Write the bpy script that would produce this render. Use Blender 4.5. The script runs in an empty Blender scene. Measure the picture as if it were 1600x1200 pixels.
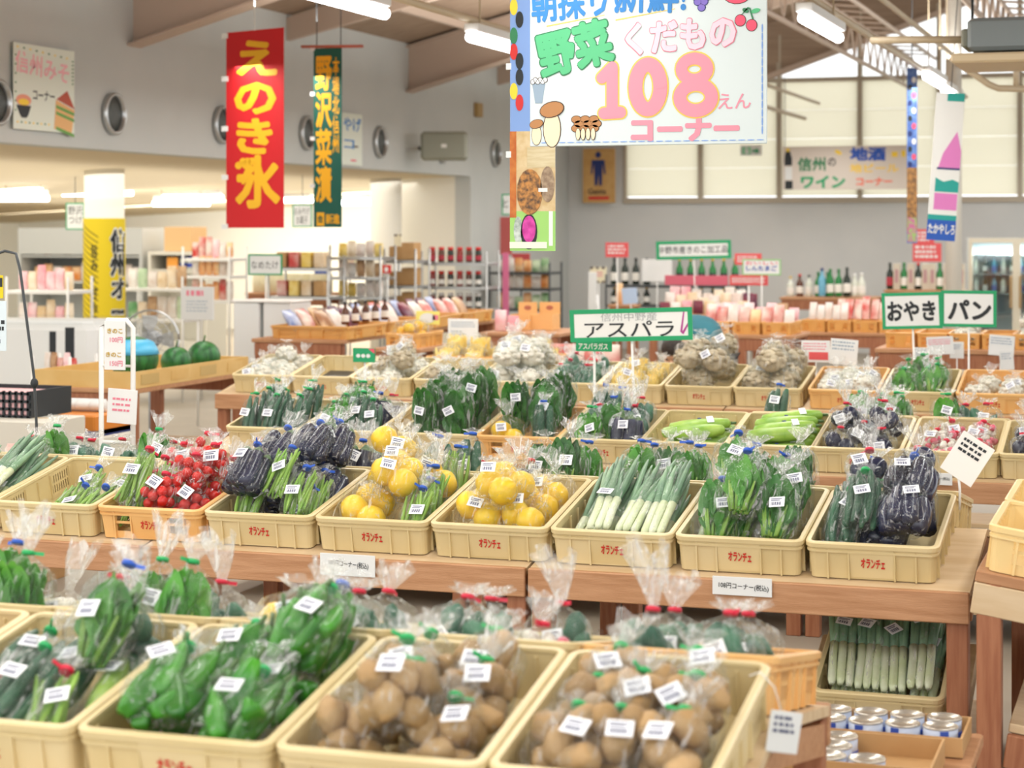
import bpy, math, random
from math import sin, cos, pi, radians as R, sqrt, atan2
from mathutils import Matrix, Vector, noise
SC = bpy.context.scene
COL = SC.collection
# ------------------------------------------------------------ camera, sky, lights, exposure
F, HZ, TH, EYE = 3100.0, 355.0, R(18.4), 1.70
ST, CT = sin(TH), cos(TH)
cam = bpy.data.cameras.new('camera'); co = bpy.data.objects.new('camera', cam); COL.objects.link(co)
cam.sensor_width = 36.0; cam.lens = F / 1600 * 36.0; cam.shift_y = -(600 - HZ) / 1600
cam.clip_end = 200
co.location = (0, 0, EYE); co.rotation_euler = (R(90), 0, TH)
cam.dof.use_dof = True; cam.dof.focus_distance = 6.7; cam.dof.aperture_fstop = 4.2
SC.camera = co
SC.view_settings.view_transform = 'Standard'; SC.view_settings.look = 'None'
SC.view_settings.gamma = 1.0; SC.view_settings.use_curve_mapping = False
SC.view_settings.exposure = 0.32
SC.cycles.transparent_max_bounces = 28; SC.cycles.max_bounces = 8
SC.cycles.caustics_reflective = False; SC.cycles.caustics_refractive = False
SC.cycles.sample_clamp_indirect = 6.0
wd = bpy.data.worlds.new('overcast_sky'); SC.world = wd; wd.use_nodes = True
wd.node_tree.nodes['Background'].inputs[0].default_value = (.975, .99, 1.0, 1)
wd.node_tree.nodes['Background'].inputs[1].default_value = 1.6
def area(name, loc, sx, sy, power, rot=(0, 0, 0), col=(1, .98, .94)):
    l = bpy.data.lights.new(name, 'AREA'); l.shape = 'RECTANGLE'; l.size = sx; l.size_y = sy; l.energy = power; l.color = col
    o = bpy.data.objects.new(name, l); COL.objects.link(o); o.location = loc; o.rotation_euler = rot
    return o
# the rows of fluorescent battens that hang under the roof, one long light per row
for X_, y0_, y1_, pw_ in ((-4.2, -2, 25.5, 240), (-1.95, -2, 25.5, 240), (.4, -2, 25.5, 220), (-6.3, 2, 25.5, 180)):
    area('batten_row_light', (X_, (y0_ + y1_) / 2, 2.86), .25, y1_ - y0_, pw_)
for X_, y0_, y1_, pw_ in ((-4.2, -2, 24, 160), (-1.95, -2, 24, 160), (-6.3, 2, 26, 170)):      # bare tubes also light the roof
    area('batten_row_uplight', (X_, (y0_ + y1_) / 2, 3.28), .2, y1_ - y0_, pw_, (R(180), 0, 0))
area('back_room_side_light', (-12.5, 25.8, 2.0), 8.5, .25, 240, (R(90), 0, 0)); area('back_room_uplight', (-11.8, 18.5, 1.86), 5.0, 22, 190, (R(180), -.05, 0))
area('back_room_light', (-11.8, 18.5, 2.1), 6.0, 22, 500, (0, -.05, 0))

# ------------------------------------------------------------ geometry helpers
def ray(px, py):
    u, v = (px - 800) / F, (HZ - py) / F
    return Vector((-ST + u * CT, CT + u * ST, v))
def at(px, py, Z): return Vector((0, 0, EYE)) + ray(px, py) * Z
def atY(px, py, Y):
    d = ray(px, py); return Vector((0, 0, EYE)) + d * (Y / d.y)
def atX(px, py, X):
    d = ray(px, py); return Vector((0, 0, EYE)) + d * (X / d.x)
def TR(x, y, z): return Matrix.Translation((x, y, z))
def RX(a): return Matrix.Rotation(a, 4, 'X')
def RY(a): return Matrix.Rotation(a, 4, 'Y')
def RZ(a): return Matrix.Rotation(a, 4, 'Z')
def SCL(x, y, z): return Matrix.Diagonal((x, y, z, 1))
class MB:
    def __init__(s): s.v = []; s.f = []; s.m = []; s.sm = []
    def add(s, vs, fs, mi=0, sm=False, M=None):
        b = len(s.v)
        s.v += [tuple(M @ Vector(p)) if M else tuple(p) for p in vs]
        s.f += [tuple(i + b for i in f) for f in fs]; s.m += [mi] * len(fs); s.sm += [sm] * len(fs)
        return s
    def box(s, x0, x1, y0, y1, z0, z1, mi=0, M=None):
        vs = [(x, y, z) for z in (z0, z1) for y in (y0, y1) for x in (x0, x1)]
        return s.add(vs, [(0, 2, 3, 1), (4, 5, 7, 6), (0, 1, 5, 4), (2, 6, 7, 3), (0, 4, 6, 2), (1, 3, 7, 5)], mi, False, M)
    def bbox(s, x0, x1, y0, y1, z0, z1, b=.004, mi=0, M=None):
        X = lambda a, c: (x0 + a, x1 - a, y0 + c, y1 - c)
        rings = []
        for z, i in ((z0, b), (z0 + b, 0), (z1 - b, 0), (z1, b)):
            xa, xb, ya, yb = x0 + i, x1 - i, y0 + i, y1 - i
            rings.append([(xa + b, ya, z), (xb - b, ya, z), (xb, ya + b, z), (xb, yb - b, z), (xb - b, yb, z), (xa + b, yb, z), (xa, yb - b, z), (xa, ya + b, z)])
        return s.loft(rings, mi, False, M, True, True)
    def loft(s, rings, mi=0, sm=True, M=None, cap0=False, cap1=False):
        n = len(rings[0]); vs = [p for r in rings for p in r]; fs = []
        for k in range(len(rings) - 1):
            for i in range(n):
                j = (i + 1) % n; fs.append((k * n + i, k * n + j, (k + 1) * n + j, (k + 1) * n + i))
        if cap0: fs.append(tuple(reversed(range(n))))
        if cap1: fs.append(tuple(range((len(rings) - 1) * n, len(rings) * n)))
        return s.add(vs, fs, mi, sm, M)
    def lathe(s, prof, n=16, mi=0, sm=True, M=None, sx=1, sy=1):
        return s.loft([[(r * cos(2 * pi * i / n) * sx, r * sin(2 * pi * i / n) * sy, z) for i in range(n)] for r, z in prof], mi, sm, M, True, True)
    def ball(s, rx, ry, rz, n=12, m=8, mi=0, M=None, nz=0, seed=0):
        vs = [(0, 0, -rz)]; fs = []
        for k in range(1, m):
            a = -pi / 2 + pi * k / m
            for i in range(n):
                b = 2 * pi * i / n; p = Vector((cos(a) * cos(b), cos(a) * sin(b), sin(a)))
                q = 1 + (nz * noise.noise(p * 1.6 + Vector((seed, seed * 2.3, 0))) if nz else 0)
                vs.append((p.x * rx * q, p.y * ry * q, p.z * rz * q))
        vs.append((0, 0, rz)); t = len(vs) - 1
        for i in range(n): fs.append((0, 1 + (i + 1) % n, 1 + i)); fs.append((t, t - n + i, t - n + (i + 1) % n))
        for k in range(m - 2):
            for i in range(n):
                j = (i + 1) % n; a = 1 + k * n; fs.append((a + i, a + j, a + n + j, a + n + i))
        return s.add(vs, fs, mi, True, M)
    def tube(s, pts, r, n=8, mi=0, M=None):
        pts = [Vector(p) for p in pts]; rs = r if isinstance(r, (list, tuple)) else [r] * len(pts); rings = []
        for k, p in enumerate(pts):
            d = (pts[min(k + 1, len(pts) - 1)] - pts[max(k - 1, 0)]).normalized()
            a = Vector((0, 0, 1)) if abs(d.z) < .9 else Vector((1, 0, 0))
            e = d.cross(a).normalized(); g = d.cross(e)
            rings.append([p + (e * cos(2 * pi * i / n) + g * sin(2 * pi * i / n)) * rs[k] for i in range(n)])
        return s.loft(rings, mi, True, M, True, True)
    def prism(s, pts, y0, y1, mi=0, M=None):            # outline in x,z, from y0 (front) to y1
        n = len(pts); vs = [(x, y0, z) for x, z in pts] + [(x, y1, z) for x, z in pts]
        fs = [tuple(range(n)), tuple(reversed(range(n, 2 * n)))] + [(i, i + n, (i + 1) % n + n, (i + 1) % n) for i in range(n)]
        return s.add(vs, fs, mi, False, M)
    def mesh(s, name, mats):
        me = bpy.data.meshes.new(name); me.from_pydata(s.v, [], s.f)
        for m in (mats if isinstance(mats, (list, tuple)) else [mats]): me.materials.append(m)
        me.polygons.foreach_set('material_index', s.m); me.polygons.foreach_set('use_smooth', s.sm); me.update()
        return me
    def build(s, name, mats, parent=None, M=None): return put(name, s.mesh(name, mats), parent, M)
def put(name, me, parent=None, M=None):
    o = bpy.data.objects.new(name, me); COL.objects.link(o)
    if parent is not None: o.parent = parent
    if M is not None: o.matrix_local = M
    return o
def tag(o, label, cat, group=None):
    o['label'] = label; o['category'] = cat
    if group: o['group'] = group
    return o
def thing(name, label, cat, M=None, group=None):
    o = bpy.data.objects.new(name, None); COL.objects.link(o); o.empty_display_size = .05
    if M is not None: o.matrix_world = M
    return tag(o, label, cat, group)
def struct(o, label=None):
    o['kind'] = 'structure'
    if label: o['label'] = label
    return o
def stuff(o): o['kind'] = 'stuff'; return o
def copy_thing(src, M, label=None, group=None):
    r = src.copy(); COL.objects.link(r); r.matrix_world = M
    if label: r['label'] = label
    if group: r['group'] = group
    for ch in src.children:
        c = ch.copy(); COL.objects.link(c); c.parent = r
        for g in ch.children:
            d = g.copy(); COL.objects.link(d); d.parent = c
    return r
# ------------------------------------------------------------ materials
def lin(h):
    c = [int(h[i:i + 2], 16) / 255 for i in (0, 2, 4)]
    return tuple(x / 12.92 if x <= .04045 else ((x + .055) / 1.055) ** 2.4 for x in c) + (1,)
def pm(name, c1, rough=.5, c2=None, scale=8, bump=0, bscale=60, spec=.5, stretch=None, trans=0, metal=0, emit=0, sss=0, rnd=0, detail=4):
    m = bpy.data.materials.new(name); m.use_nodes = True; nt = m.node_tree; b = nt.nodes['Principled BSDF']
    b.inputs['Base Color'].default_value = lin(c1); b.inputs['Roughness'].default_value = rough
    b.inputs['Specular IOR Level'].default_value = spec; b.inputs['Metallic'].default_value = metal
    b.inputs['Transmission Weight'].default_value = trans
    if emit: b.inputs['Emission Color'].default_value = lin(c1); b.inputs['Emission Strength'].default_value = emit
    if sss: b.inputs['Subsurface Weight'].default_value = sss; b.inputs['Subsurface Radius'].default_value = (.01, .008, .004)
    if c2 or bump:
        tc = nt.nodes.new('ShaderNodeTexCoord'); mp = nt.nodes.new('ShaderNodeMapping'); nt.links.new(tc.outputs['Object'], mp.inputs[0])
        if stretch: mp.inputs['Scale'].default_value = stretch
        oi = nt.nodes.new('ShaderNodeObjectInfo'); vm = nt.nodes.new('ShaderNodeVectorMath'); vm.operation = 'ADD'
        nt.links.new(mp.outputs[0], vm.inputs[0]); cb = nt.nodes.new('ShaderNodeCombineXYZ'); ml = nt.nodes.new('ShaderNodeMath'); ml.operation = 'MULTIPLY'; ml.inputs[1].default_value = 17
        nt.links.new(oi.outputs['Random'], ml.inputs[0]); nt.links.new(ml.outputs[0], cb.inputs[0]); nt.links.new(cb.outputs[0], vm.inputs[1])
    if c2:
        n = nt.nodes.new('ShaderNodeTexNoise'); n.inputs['Scale'].default_value = scale; n.inputs['Detail'].default_value = detail
        r = nt.nodes.new('ShaderNodeValToRGB'); r.color_ramp.elements[0].position = .35; r.color_ramp.elements[1].position = .65
        r.color_ramp.elements[0].color = lin(c1); r.color_ramp.elements[1].color = lin(c2)
        nt.links.new(vm.outputs[0], n.inputs['Vector']); nt.links.new(n.outputs['Fac'], r.inputs[0]); src = r.outputs[0]
        if rnd:
            hs = nt.nodes.new('ShaderNodeHueSaturation'); mr = nt.nodes.new('ShaderNodeMapRange'); mr.inputs[3].default_value = 1 - rnd; mr.inputs[4].default_value = 1 + rnd
            nt.links.new(oi.outputs['Random'], mr.inputs[0]); nt.links.new(mr.outputs[0], hs.inputs['Value']); nt.links.new(src, hs.inputs['Color']); src = hs.outputs[0]
        nt.links.new(src, b.inputs['Base Color'])
    if bump:
        n2 = nt.nodes.new('ShaderNodeTexNoise'); n2.inputs['Scale'].default_value = bscale
        bp = nt.nodes.new('ShaderNodeBump'); bp.inputs['Strength'].default_value = bump; bp.inputs['Distance'].default_value = .01
        nt.links.new(vm.outputs[0], n2.inputs['Vector']); nt.links.new(n2.outputs['Fac'], bp.inputs['Height']); nt.links.new(bp.outputs[0], b.inputs['Normal'])
    return m
def filmmat(name, white, gloss):
    m = bpy.data.materials.new(name); m.use_nodes = True; nt = m.node_tree; nt.nodes.clear(); N = nt.nodes.new; L = nt.links.new
    out = N('ShaderNodeOutputMaterial'); tr = N('ShaderNodeBsdfTransparent'); gl = N('ShaderNodeBsdfGlossy'); df = N('ShaderNodeBsdfDiffuse'); tl = N('ShaderNodeBsdfTranslucent')
    gl.inputs['Roughness'].default_value = .07; tr.inputs[0].default_value = (.97, .985, .98, 1)
    gl.inputs['Color'].default_value = (1, 1, 1, 1)
    df.inputs[0].default_value = (.95, .96, .96, 1); tl.inputs[0].default_value = (.95, .96, .96, 1)
    tc = N('ShaderNodeTexCoord'); no = N('ShaderNodeTexNoise'); no.inputs['Scale'].default_value = 38; no.inputs['Detail'].default_value = 3; no.inputs['Distortion'].default_value = 1.2
    oi = N('ShaderNodeObjectInfo'); vm = N('ShaderNodeVectorMath'); vm.operation = 'ADD'; L(tc.outputs['Object'], vm.inputs[0]); L(oi.outputs['Location'], vm.inputs[1])
    L(vm.outputs[0], no.inputs['Vector'])
    bp = N('ShaderNodeBump'); bp.inputs['Strength'].default_value = 1.0; bp.inputs['Distance'].default_value = .03; L(no.outputs['Fac'], bp.inputs['Height'])
    L(bp.outputs[0], gl.inputs['Normal'])
    ms = N('ShaderNodeMixShader'); L(df.outputs[0], ms.inputs[1]); L(tl.outputs[0], ms.inputs[2])
    lw = N('ShaderNodeLayerWeight'); lw.inputs[0].default_value = .35; L(bp.outputs[0], lw.inputs['Normal'])
    mr = N('ShaderNodeMapRange'); mr.inputs[1].default_value = 0; mr.inputs[2].default_value = 1; mr.inputs[3].default_value = gloss; mr.inputs[4].default_value = gloss + .13; L(lw.outputs['Fresnel'], mr.inputs[0])
    m1 = N('ShaderNodeMixShader'); L(mr.outputs[0], m1.inputs[0]); L(tr.outputs[0], m1.inputs[1]); L(gl.outputs[0], m1.inputs[2])
    m2 = N('ShaderNodeMixShader'); L(m1.outputs[0], m2.inputs[1]); L(ms.outputs[0], m2.inputs[2])
    n3 = N('ShaderNodeTexNoise'); n3.inputs['Scale'].default_value = 1.0; n3.inputs['Detail'].default_value = 2; n3.inputs['Distortion'].default_value = .6
    mp = N('ShaderNodeMapping'); mp.inputs['Scale'].default_value = (75, 75, 16); L(vm.outputs[0], mp.inputs[0]); L(mp.outputs[0], n3.inputs['Vector'])
    m3 = N('ShaderNodeMapRange'); m3.inputs[1].default_value = .58; m3.inputs[2].default_value = .70; m3.inputs[3].default_value = white * .3; m3.inputs[4].default_value = min(.8, white * 13); L(n3.outputs['Fac'], m3.inputs[0])  # stretched white streaks painted into the film for highlights along its creases
    L(m3.outputs[0], m2.inputs[0]); L(m2.outputs[0], out.inputs[0])
    return m
FILM = filmmat('bag_film', .035, .02); TAIL = filmmat('bag_film_gathered', .5, .06)
CREAM = pm('cream_plastic', 'dccb9e', .4, 'd3c08e', 3, rnd=.03); ORNG = pm('apricot_plastic', 'e9bd7c', .42, 'e3b06c', 3)
YELL = pm('pale_yellow_plastic', 'edd598', .4, 'ebcb8c', 3); AMBER = pm('amber_plastic', 'e3b068', .4, 'dba355', 4)
WOOD = pm('light_pine', 'bf9069', .55, 'ad7d56', 5, bump=.15, bscale=30, stretch=(1.2, 14, 14), detail=6)
WOODV = pm('red_pine', 'a8704f', .55, '955c3e', 5, bump=.15, bscale=30, stretch=(14, 14, 1.2), detail=6)
PLY = pm('pale_plywood', 'd6bf9c', .6, 'c9ae86', 4, stretch=(1, 6, 6))
WHT = pm('white_card', 'e2e5e4', .6); PAPER = pm('white_paper', 'e0e3e3', .7, 'e8eaea', 4); LBL = pm('white_label', 'eef1f6', .45)
INK = pm('grey_ink', '4a5070', .6); BLK = pm('black_ink', '20262a', .6); RED = pm('red_ink', 'cc2a26', .5); NAVY = pm('navy_ink', '1d2f6b', .6)
GRN = pm('green_border', '149a63', .5); PINK = pm('pink_ink', 'f08fa8', .6); YIN = pm('yellow_ink', 'f3cf3a', .6); BLUE = pm('blue_ink', '2f7fc4', .6)
TIER = pm('red_tape', 'd32240', .4); TIEB = pm('blue_tape', '2a5bc0', .4); TIEG = pm('green_tape', '23a85c', .4)
STEEL = pm('steel', 'b9bcbc', .3, metal=.8); WHM = pm('white_painted_metal', 'e6e6e2', .4); BLKM = pm('black_wire', '3a3f42', .4)
CARD = pm('cardboard', 'c19a68', .7, 'b68d5a', 6)
POT = pm('potato_skin', 'b49468', .6, '9b7a4c', 9, bump=.35, bscale=70, rnd=.14); TOM = pm('tomato_skin', 'd8291f', .25, 'c21c18', 6, rnd=.1)
CHY = pm('yellow_tomato_skin', 'eeb02c', .25, 'e59a20', 6); CUC = pm('dark_cucumber', '2c5c40', .38, '1f4934', 16, bump=.3, bscale=110, rnd=.2)
ZUC = pm('pale_squash', 'a3c45e', .35, '7aa83e', 14, rnd=.12); PEP = pm('green_pepper', '48922a', .2, '246e1c', 8, rnd=.25)
EGG = pm('eggplant_skin', '2b2f4c', .2, '1b1e33', 7, rnd=.2); CALX = pm('calyx_green', '4d6a3c', .5); BEAN = pm('green_bean', '8cb24c', .4, '6c9a38', 10, rnd=.2)
LEAF = pm('dark_leaf', '40802f', .42, '265f24', 12, rnd=.2); LEAFB = pm('bright_leaf', '5aa036', .42, '348026', 12, rnd=.2); LEAFD = pm('blue_green_leaf', '44785c', .42, '2e5a48', 12, rnd=.2)
LKW = pm('leek_white', 'e8ecd4', .4, 'd4dfae', 8); LKG = pm('leek_green', '86a884', .45, '64886c', 12, rnd=.15); YLW = pm('yellow_fruit', 'f7d13a', .35, 'f0bf22', 5, rnd=.08)
MUSH = pm('beige_mushroom', 'cdbfa4', .7, 'a8977b', 30, rnd=.1); MUSHW = pm('white_mushroom', 'efece2', .7, 'dcd6c6', 30); ENOK = pm('cream_mushroom', 'efd883', .6, 'e3bb4c', 20); RAD = pm('radish_skin', 'd8405c', .35, 'e07a90', 8)
ORAN = pm('orange_peel', 'f0a51c', .45, 'eccb2a', 3, rnd=.1); MELON = pm('melon_rind', '2f7a3a', .4, '184d26', 14, stretch=(3, 3, .5)); APPL = pm('apple_skin', 'd8404a', .3, 'e98a80', 5)
# ------------------------------------------------------------ writing
_tx = {}
def text_mesh(s, size, bold, sp=1.0, res=2):
    k = (s, size, bold, sp)
    if k not in _tx:
        fat = bold if bold > .0022 else 0
        cu = bpy.data.curves.new('lettering', 'FONT'); cu.body = s; cu.size = size; cu.align_x = 'CENTER'; cu.align_y = 'CENTER'; cu.resolution_u = res; cu.offset = 0 if fat else bold; cu.space_line = sp; cu.fill_mode = 'FRONT'
        o = bpy.data.objects.new('lettering', cu); COL.objects.link(o); bpy.context.view_layer.update()
        me = bpy.data.meshes.new_from_object(o.evaluated_get(bpy.context.evaluated_depsgraph_get()))
        bpy.data.objects.remove(o); bpy.data.curves.remove(cu)
        if fat:
            vs = [v.co.copy() for v in me.vertices]; fs = [tuple(p.vertices) for p in me.polygons]; V = []; Fc = []
            for q in range(13):
                dx, dy = (fat * cos(q * pi / 6), fat * sin(q * pi / 6)) if q < 12 else (0, 0); b = len(V)
                V += [(v.x + dx, v.y + dy, q * 6e-5) for v in vs]; Fc += [tuple(i + b for i in f) for f in fs]
            me = bpy.data.meshes.new('lettering'); me.from_pydata(V, [], Fc); me.update()
        xs = [v.co.x for v in me.vertices] or [0]; ys = [v.co.y for v in me.vertices] or [0]
        cx, cy = (min(xs) + max(xs)) / 2, (min(ys) + max(ys)) / 2
        for v in me.vertices: v.co.x -= cx; v.co.y -= cy
        _tx[k] = (me, max(xs) - min(xs), max(ys) - min(ys))
    return _tx[k]
_txm = {}
def text(s, mat, parent, w, h, M, bold=0, sp=1.0, name='lettering'):
    """lettering that fills w x h on the x,z plane of M, facing -y; h None keeps the aspect."""
    me, tw, th = text_mesh(s, .1, bold, sp)
    k = (s, bold, sp, mat.name)
    if k not in _txm:
        q = me.copy(); q.materials.clear(); q.materials.append(mat); _txm[k] = q
    sx = w / max(tw, 1e-6); sy = h / max(th, 1e-6) if h else sx
    return put(name, _txm[k], parent, M @ RX(R(90)) @ SCL(sx, sy, 1))
STICKS = []
class Card:
    """a flat sign whose corners are read off the photograph and stood at a real distance, yaw turning it from the rows' direction"""
    def __init__(s, name, label, cat, x0, y0, x1, y1, Z, mat=None, yaw=0, roll=0, th=.006, border=None, bw=.012, group=None, shape=None):
        c = at((x0 + x1) / 2, (y0 + y1) / 2, Z); s.M = TR(*c) @ RZ(yaw); s.Mi = s.M.inverted(); s.th = th
        a, b = s.loc(x0, (y0 + y1) / 2), s.loc(x1, (y0 + y1) / 2); t, u = s.loc((x0 + x1) / 2, y0), s.loc((x0 + x1) / 2, y1)
        s.w, s.h = b[0] - a[0], t[1] - u[1]; s.RR = RY(roll)
        s.o = thing(name, label, cat, s.M @ s.RR, group); s.k = s.h / (y1 - y0); s.kx = s.w / (x1 - x0); s.cx, s.cy = (x0 + x1) / 2, (y0 + y1) / 2
        mb = MB().bbox(-s.w / 2, s.w / 2, -th / 2, th / 2, -s.h / 2, s.h / 2, min(.003, th * .3))
        s.panel = mb.build('panel', mat or WHT, s.o)
        if border:
            f = MB(); w, h = s.w / 2, s.h / 2; e = th / 2 + .0015
            f.box(-w, w, -e, e, h - bw, h); f.box(-w, w, -e, e, -h, -h + bw); f.box(-w, -w + bw, -e, e, -h + bw, h - bw); f.box(w - bw, w, -e, e, -h + bw, h - bw)
            f.build('border', border, s.o)
    def loc(s, px, py):
        d = s.Mi.to_3x3() @ ray(px, py); p = s.Mi @ Vector((0, 0, EYE)); q = p + d * (-p.y / d.y); return q.x, q.z
    def text(s, t, px, py, wpx, hpx, mat, bold=0, roll=0, sp=1.0, lay=1):
        x, z = (px - s.cx) * s.kx, (s.cy - py) * s.k
        return text(t, mat, s.o, wpx * s.kx, hpx * s.k if hpx else None, TR(x, -s.th / 2 - .0012 * lay, z) @ RY(roll), bold, sp)
    def poly(s, pts, mat, name='drawing', lay=1):
        q = [((x - s.cx) * s.kx, (s.cy - y) * s.k) for x, y in pts]
        a = sum(q[i][0] * q[(i + 1) % len(q)][1] - q[(i + 1) % len(q)][0] * q[i][1] for i in range(len(q)))
        if a < 0: q.reverse()
        y = -s.th / 2 - .0012 * lay
        return MB().prism(q, y, -s.th / 2 + .0005).build(name, mat, s.o)
    def stroke(s, pts, wd, mat, name='lettering', lay=1, closed=False):
        P = [Vector(((x - s.cx) * s.kx, (s.cy - y) * s.k)) for x, y in pts]; h = wd * s.k / 2; mb = MB(); y = -s.th / 2 - .0012 * lay; n = len(P)
        for i in range(n if closed else n - 1):
            a, b = P[i], P[(i + 1) % n]; d = (b - a).normalized(); q = Vector((-d.y, d.x)) * h; yy = y - i * 2e-5
            mb.add([(p.x, yy, p.y) for p in (a - q, b - q, b + q, a + q)], [(0, 1, 2, 3)])
        for i, a in enumerate(P): yy = y - .0004 - i * 2e-5; mb.add([(a.x + h * cos(k * pi / 8), yy, a.y + h * sin(k * pi / 8)) for k in range(16)], [tuple(range(16))])
        return mb.build(name, mat, s.o)
    def rect(s, x0, y0, x1, y1, mat, name='printed_block', lay=1): return s.poly([(x0, y0), (x1, y0), (x1, y1), (x0, y1)], mat, name, lay)
    def oval(s, cx, cy, rx, ry, mat, name='drawing', lay=1, n=18, a=0):
        return s.poly([(cx + rx * cos(2 * pi * i / n) * cos(a) - ry * sin(2 * pi * i / n) * sin(a), cy + rx * cos(2 * pi * i / n) * sin(a) + ry * sin(2 * pi * i / n) * cos(a)) for i in range(n)], mat, name, lay)
    def stick(s, zdown=None, zup=None, x=0, mat=None, r=.004, name='stick'):
        if zdown is not None: STICKS.append((MB().tube([(x, .01, -s.h / 2 + .02), (x, .01, min(zdown - s.M.translation.z, -s.h / 2 - .01))], r, 6).build(name, mat or WHM, s.o), s.M @ Vector((x, .01, -s.h / 2)), s.o))
        if zup is not None: MB().tube([(x, .0, s.h / 2 - .004), (x, .0, zup - s.M.translation.z)], r, 5).build(name, mat or WHM, s.o)
    def scribble(s, x0, y0, x1, y1, rows, mat, seed=1, fill=.55):
        """rows of unreadable small print, as blurred as the photograph shows it"""
        rg = random.Random(seed); mb = MB(); hh = (y1 - y0) / rows
        for r in range(rows):
            x = x0
            while x < x1:
                w = hh * rg.uniform(.3, .9)
                if x + w > x1: break
                q = [((X - s.cx) * s.kx, (s.cy - Y) * s.k) for X, Y in ((x, y0 + r * hh), (x + w, y0 + r * hh), (x + w, y0 + (r + fill) * hh), (x, y0 + (r + fill) * hh))]
                q.reverse(); mb.prism(q, -s.th / 2 - .0012, -s.th / 2 + .0005); x += w + hh * rg.uniform(.12, .4)
        return mb.build('lettering', mat, s.o)
# ------------------------------------------------------------ the hall
XW, YB = -8.1, 26.9
WALLM = pm('grey_white_wall', 'c3c6c3', .8, 'bdc1be', 1.2); WALLB = pm('grey_wall', 'd2d3d1', .8, 'cccecd', 1.5); CEILB = pm('back_room_ceiling', 'd3c3a2', .8)
ROOFM = pm('brown_roof_boards', 'a08a75', .75, '917b67', 3, stretch=(.5, 6, 6)); BEAMM = pm('taupe_steel', 'bda998', .55); FLOORM = pm('pale_floor', 'a39a8b', .5, '988f80', 2)
WARM = pm('warm_white_wall', 'ebe7da', .8); FRM = pm('bronze_frame', 'b5aa97', .5); DARKW = pm('dark_brown_board', '6e5a49', .7)
TUBE = pm('lamp_tube', 'fdfdff', .4, emit=7.0); HOLE = pm('pipe_hole_shade', '474c4a', .5)
def blindmat():
    m = bpy.data.materials.new('roller_blind'); m.use_nodes = True; nt = m.node_tree; nt.nodes.clear()
    o = nt.nodes.new('ShaderNodeOutputMaterial'); a = nt.nodes.new('ShaderNodeBsdfDiffuse'); b = nt.nodes.new('ShaderNodeBsdfTranslucent'); x = nt.nodes.new('ShaderNodeMixShader')
    a.inputs[0].default_value = lin('f6f3e4'); b.inputs[0].default_value = lin('f8f6ea'); x.inputs[0].default_value = .7
    nt.links.new(a.outputs[0], x.inputs[1]); nt.links.new(b.outputs[0], x.inputs[2]); nt.links.new(x.outputs[0], o.inputs[0]); return m
BLIND = blindmat()
def glassmat(name, tint, g=.08):
    m = bpy.data.materials.new(name); m.use_nodes = True; nt = m.node_tree; nt.nodes.clear()
    o = nt.nodes.new('ShaderNodeOutputMaterial'); a = nt.nodes.new('ShaderNodeBsdfTransparent'); b = nt.nodes.new('ShaderNodeBsdfGlossy'); x = nt.nodes.new('ShaderNodeMixShader')
    a.inputs[0].default_value = tint; b.inputs['Roughness'].default_value = .03; x.inputs[0].default_value = g
    nt.links.new(a.outputs[0], x.inputs[1]); nt.links.new(b.outputs[0], x.inputs[2]); nt.links.new(x.outputs[0], o.inputs[0]); return m
GLASS = glassmat('window_glass', (.97, .98, .98, 1)); CGLASS = glassmat('cooler_glass', (.88, .95, .96, 1), .1)
def S(name, mb, mat): return struct(mb.build(name, mat))
S('floor', MB().box(-22, 9, -4, 34, -.1, 0), FLOORM)
YE = 22.75
# upper left wall with round pipe openings left plain: the pipes stand proud of it
S('wall_left', MB().box(XW - .2, XW, 5, YE, 2.32, 3.95).box(XW - .2, XW, YE, YB + .2, 0, 3.95), WALLM)
S('wall_back', MB().box(XW, 6, YB, YB + .2, 0, 2.07).box(XW, -7.29, YB, YB + .2, 2.07, 4.2).box(2.3, 6, YB, YB + .2, 2.07, 7), WALLB)
def slope_z(x): return 3.75 + (x - XW) * .26
zr = slope_z(1.5)
S('ceiling', MB().prism([(XW - .2, 3.7), (1.5, zr), (11, slope_z(1.5) - 9.5 * .26), (11, zr - 9.5 * .26 + .15), (1.5, zr + .15), (XW - .2, 3.85)], -4, YB + .2), ROOFM)
# gable boarding over the clerestory windows: follows the roof above, cut along a flatter rake below
rk = lambda x: 3.87 + (x + 5.03) * .345
S('trim_gable', MB().prism([(-7.29, 3.74), (-5.4, 3.74), (-1.3, rk(-1.3)), (2.4, rk(-1.3)), (2.4, slope_z(1.5)), (1.5, zr), (-7.29, slope_z(-7.29))], YB - .02, YB + .15), ROOFM)
S('trim_rake', MB().prism([(-5.4, 3.66), (-1.3, rk(-1.3) - .07), (-1.3, rk(-1.3)), (-5.4, 3.74)], YB - .08, YB + .02), BEAMM)
xs = [-7.29, -6.2, -5.1, -4.0, -2.95, -1.9, -.85, .2, 1.25, 2.3]
for i in range(9):
    a, b = xs[i], xs[i + 1]; zt = min(rk(-1.3), max(3.74, rk(b)))
    w = MB(); w.box(a, a + .03, YB - .03, YB + .1, 2.111, zt + .1); w.box(b - .03, b, YB - .03, YB + .1, 2.111, zt + .1)
    w.box(a, b, YB - .05, YB + .1, 2.03, 2.11); w.box(a + .03, b - .03, YB, YB + .06, 3.68, 3.74)
    w = S('window_%d' % (i + 1), w, FRM)
    bl = MB()
    for k in range(4): bl.box(a + .03, b - .03, YB + .03 - .012 * (k == 2), YB + .045 - .012 * (k == 2), 2.13 + k * .39, 2.13 + k * .39 + .385)
    bl.build('blind', BLIND, w)
    if zt > 3.8: MB().box(a + .03, b - .03, YB + .06, YB + .07, 3.74, zt + .05).build('pane', GLASS, w)
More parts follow.
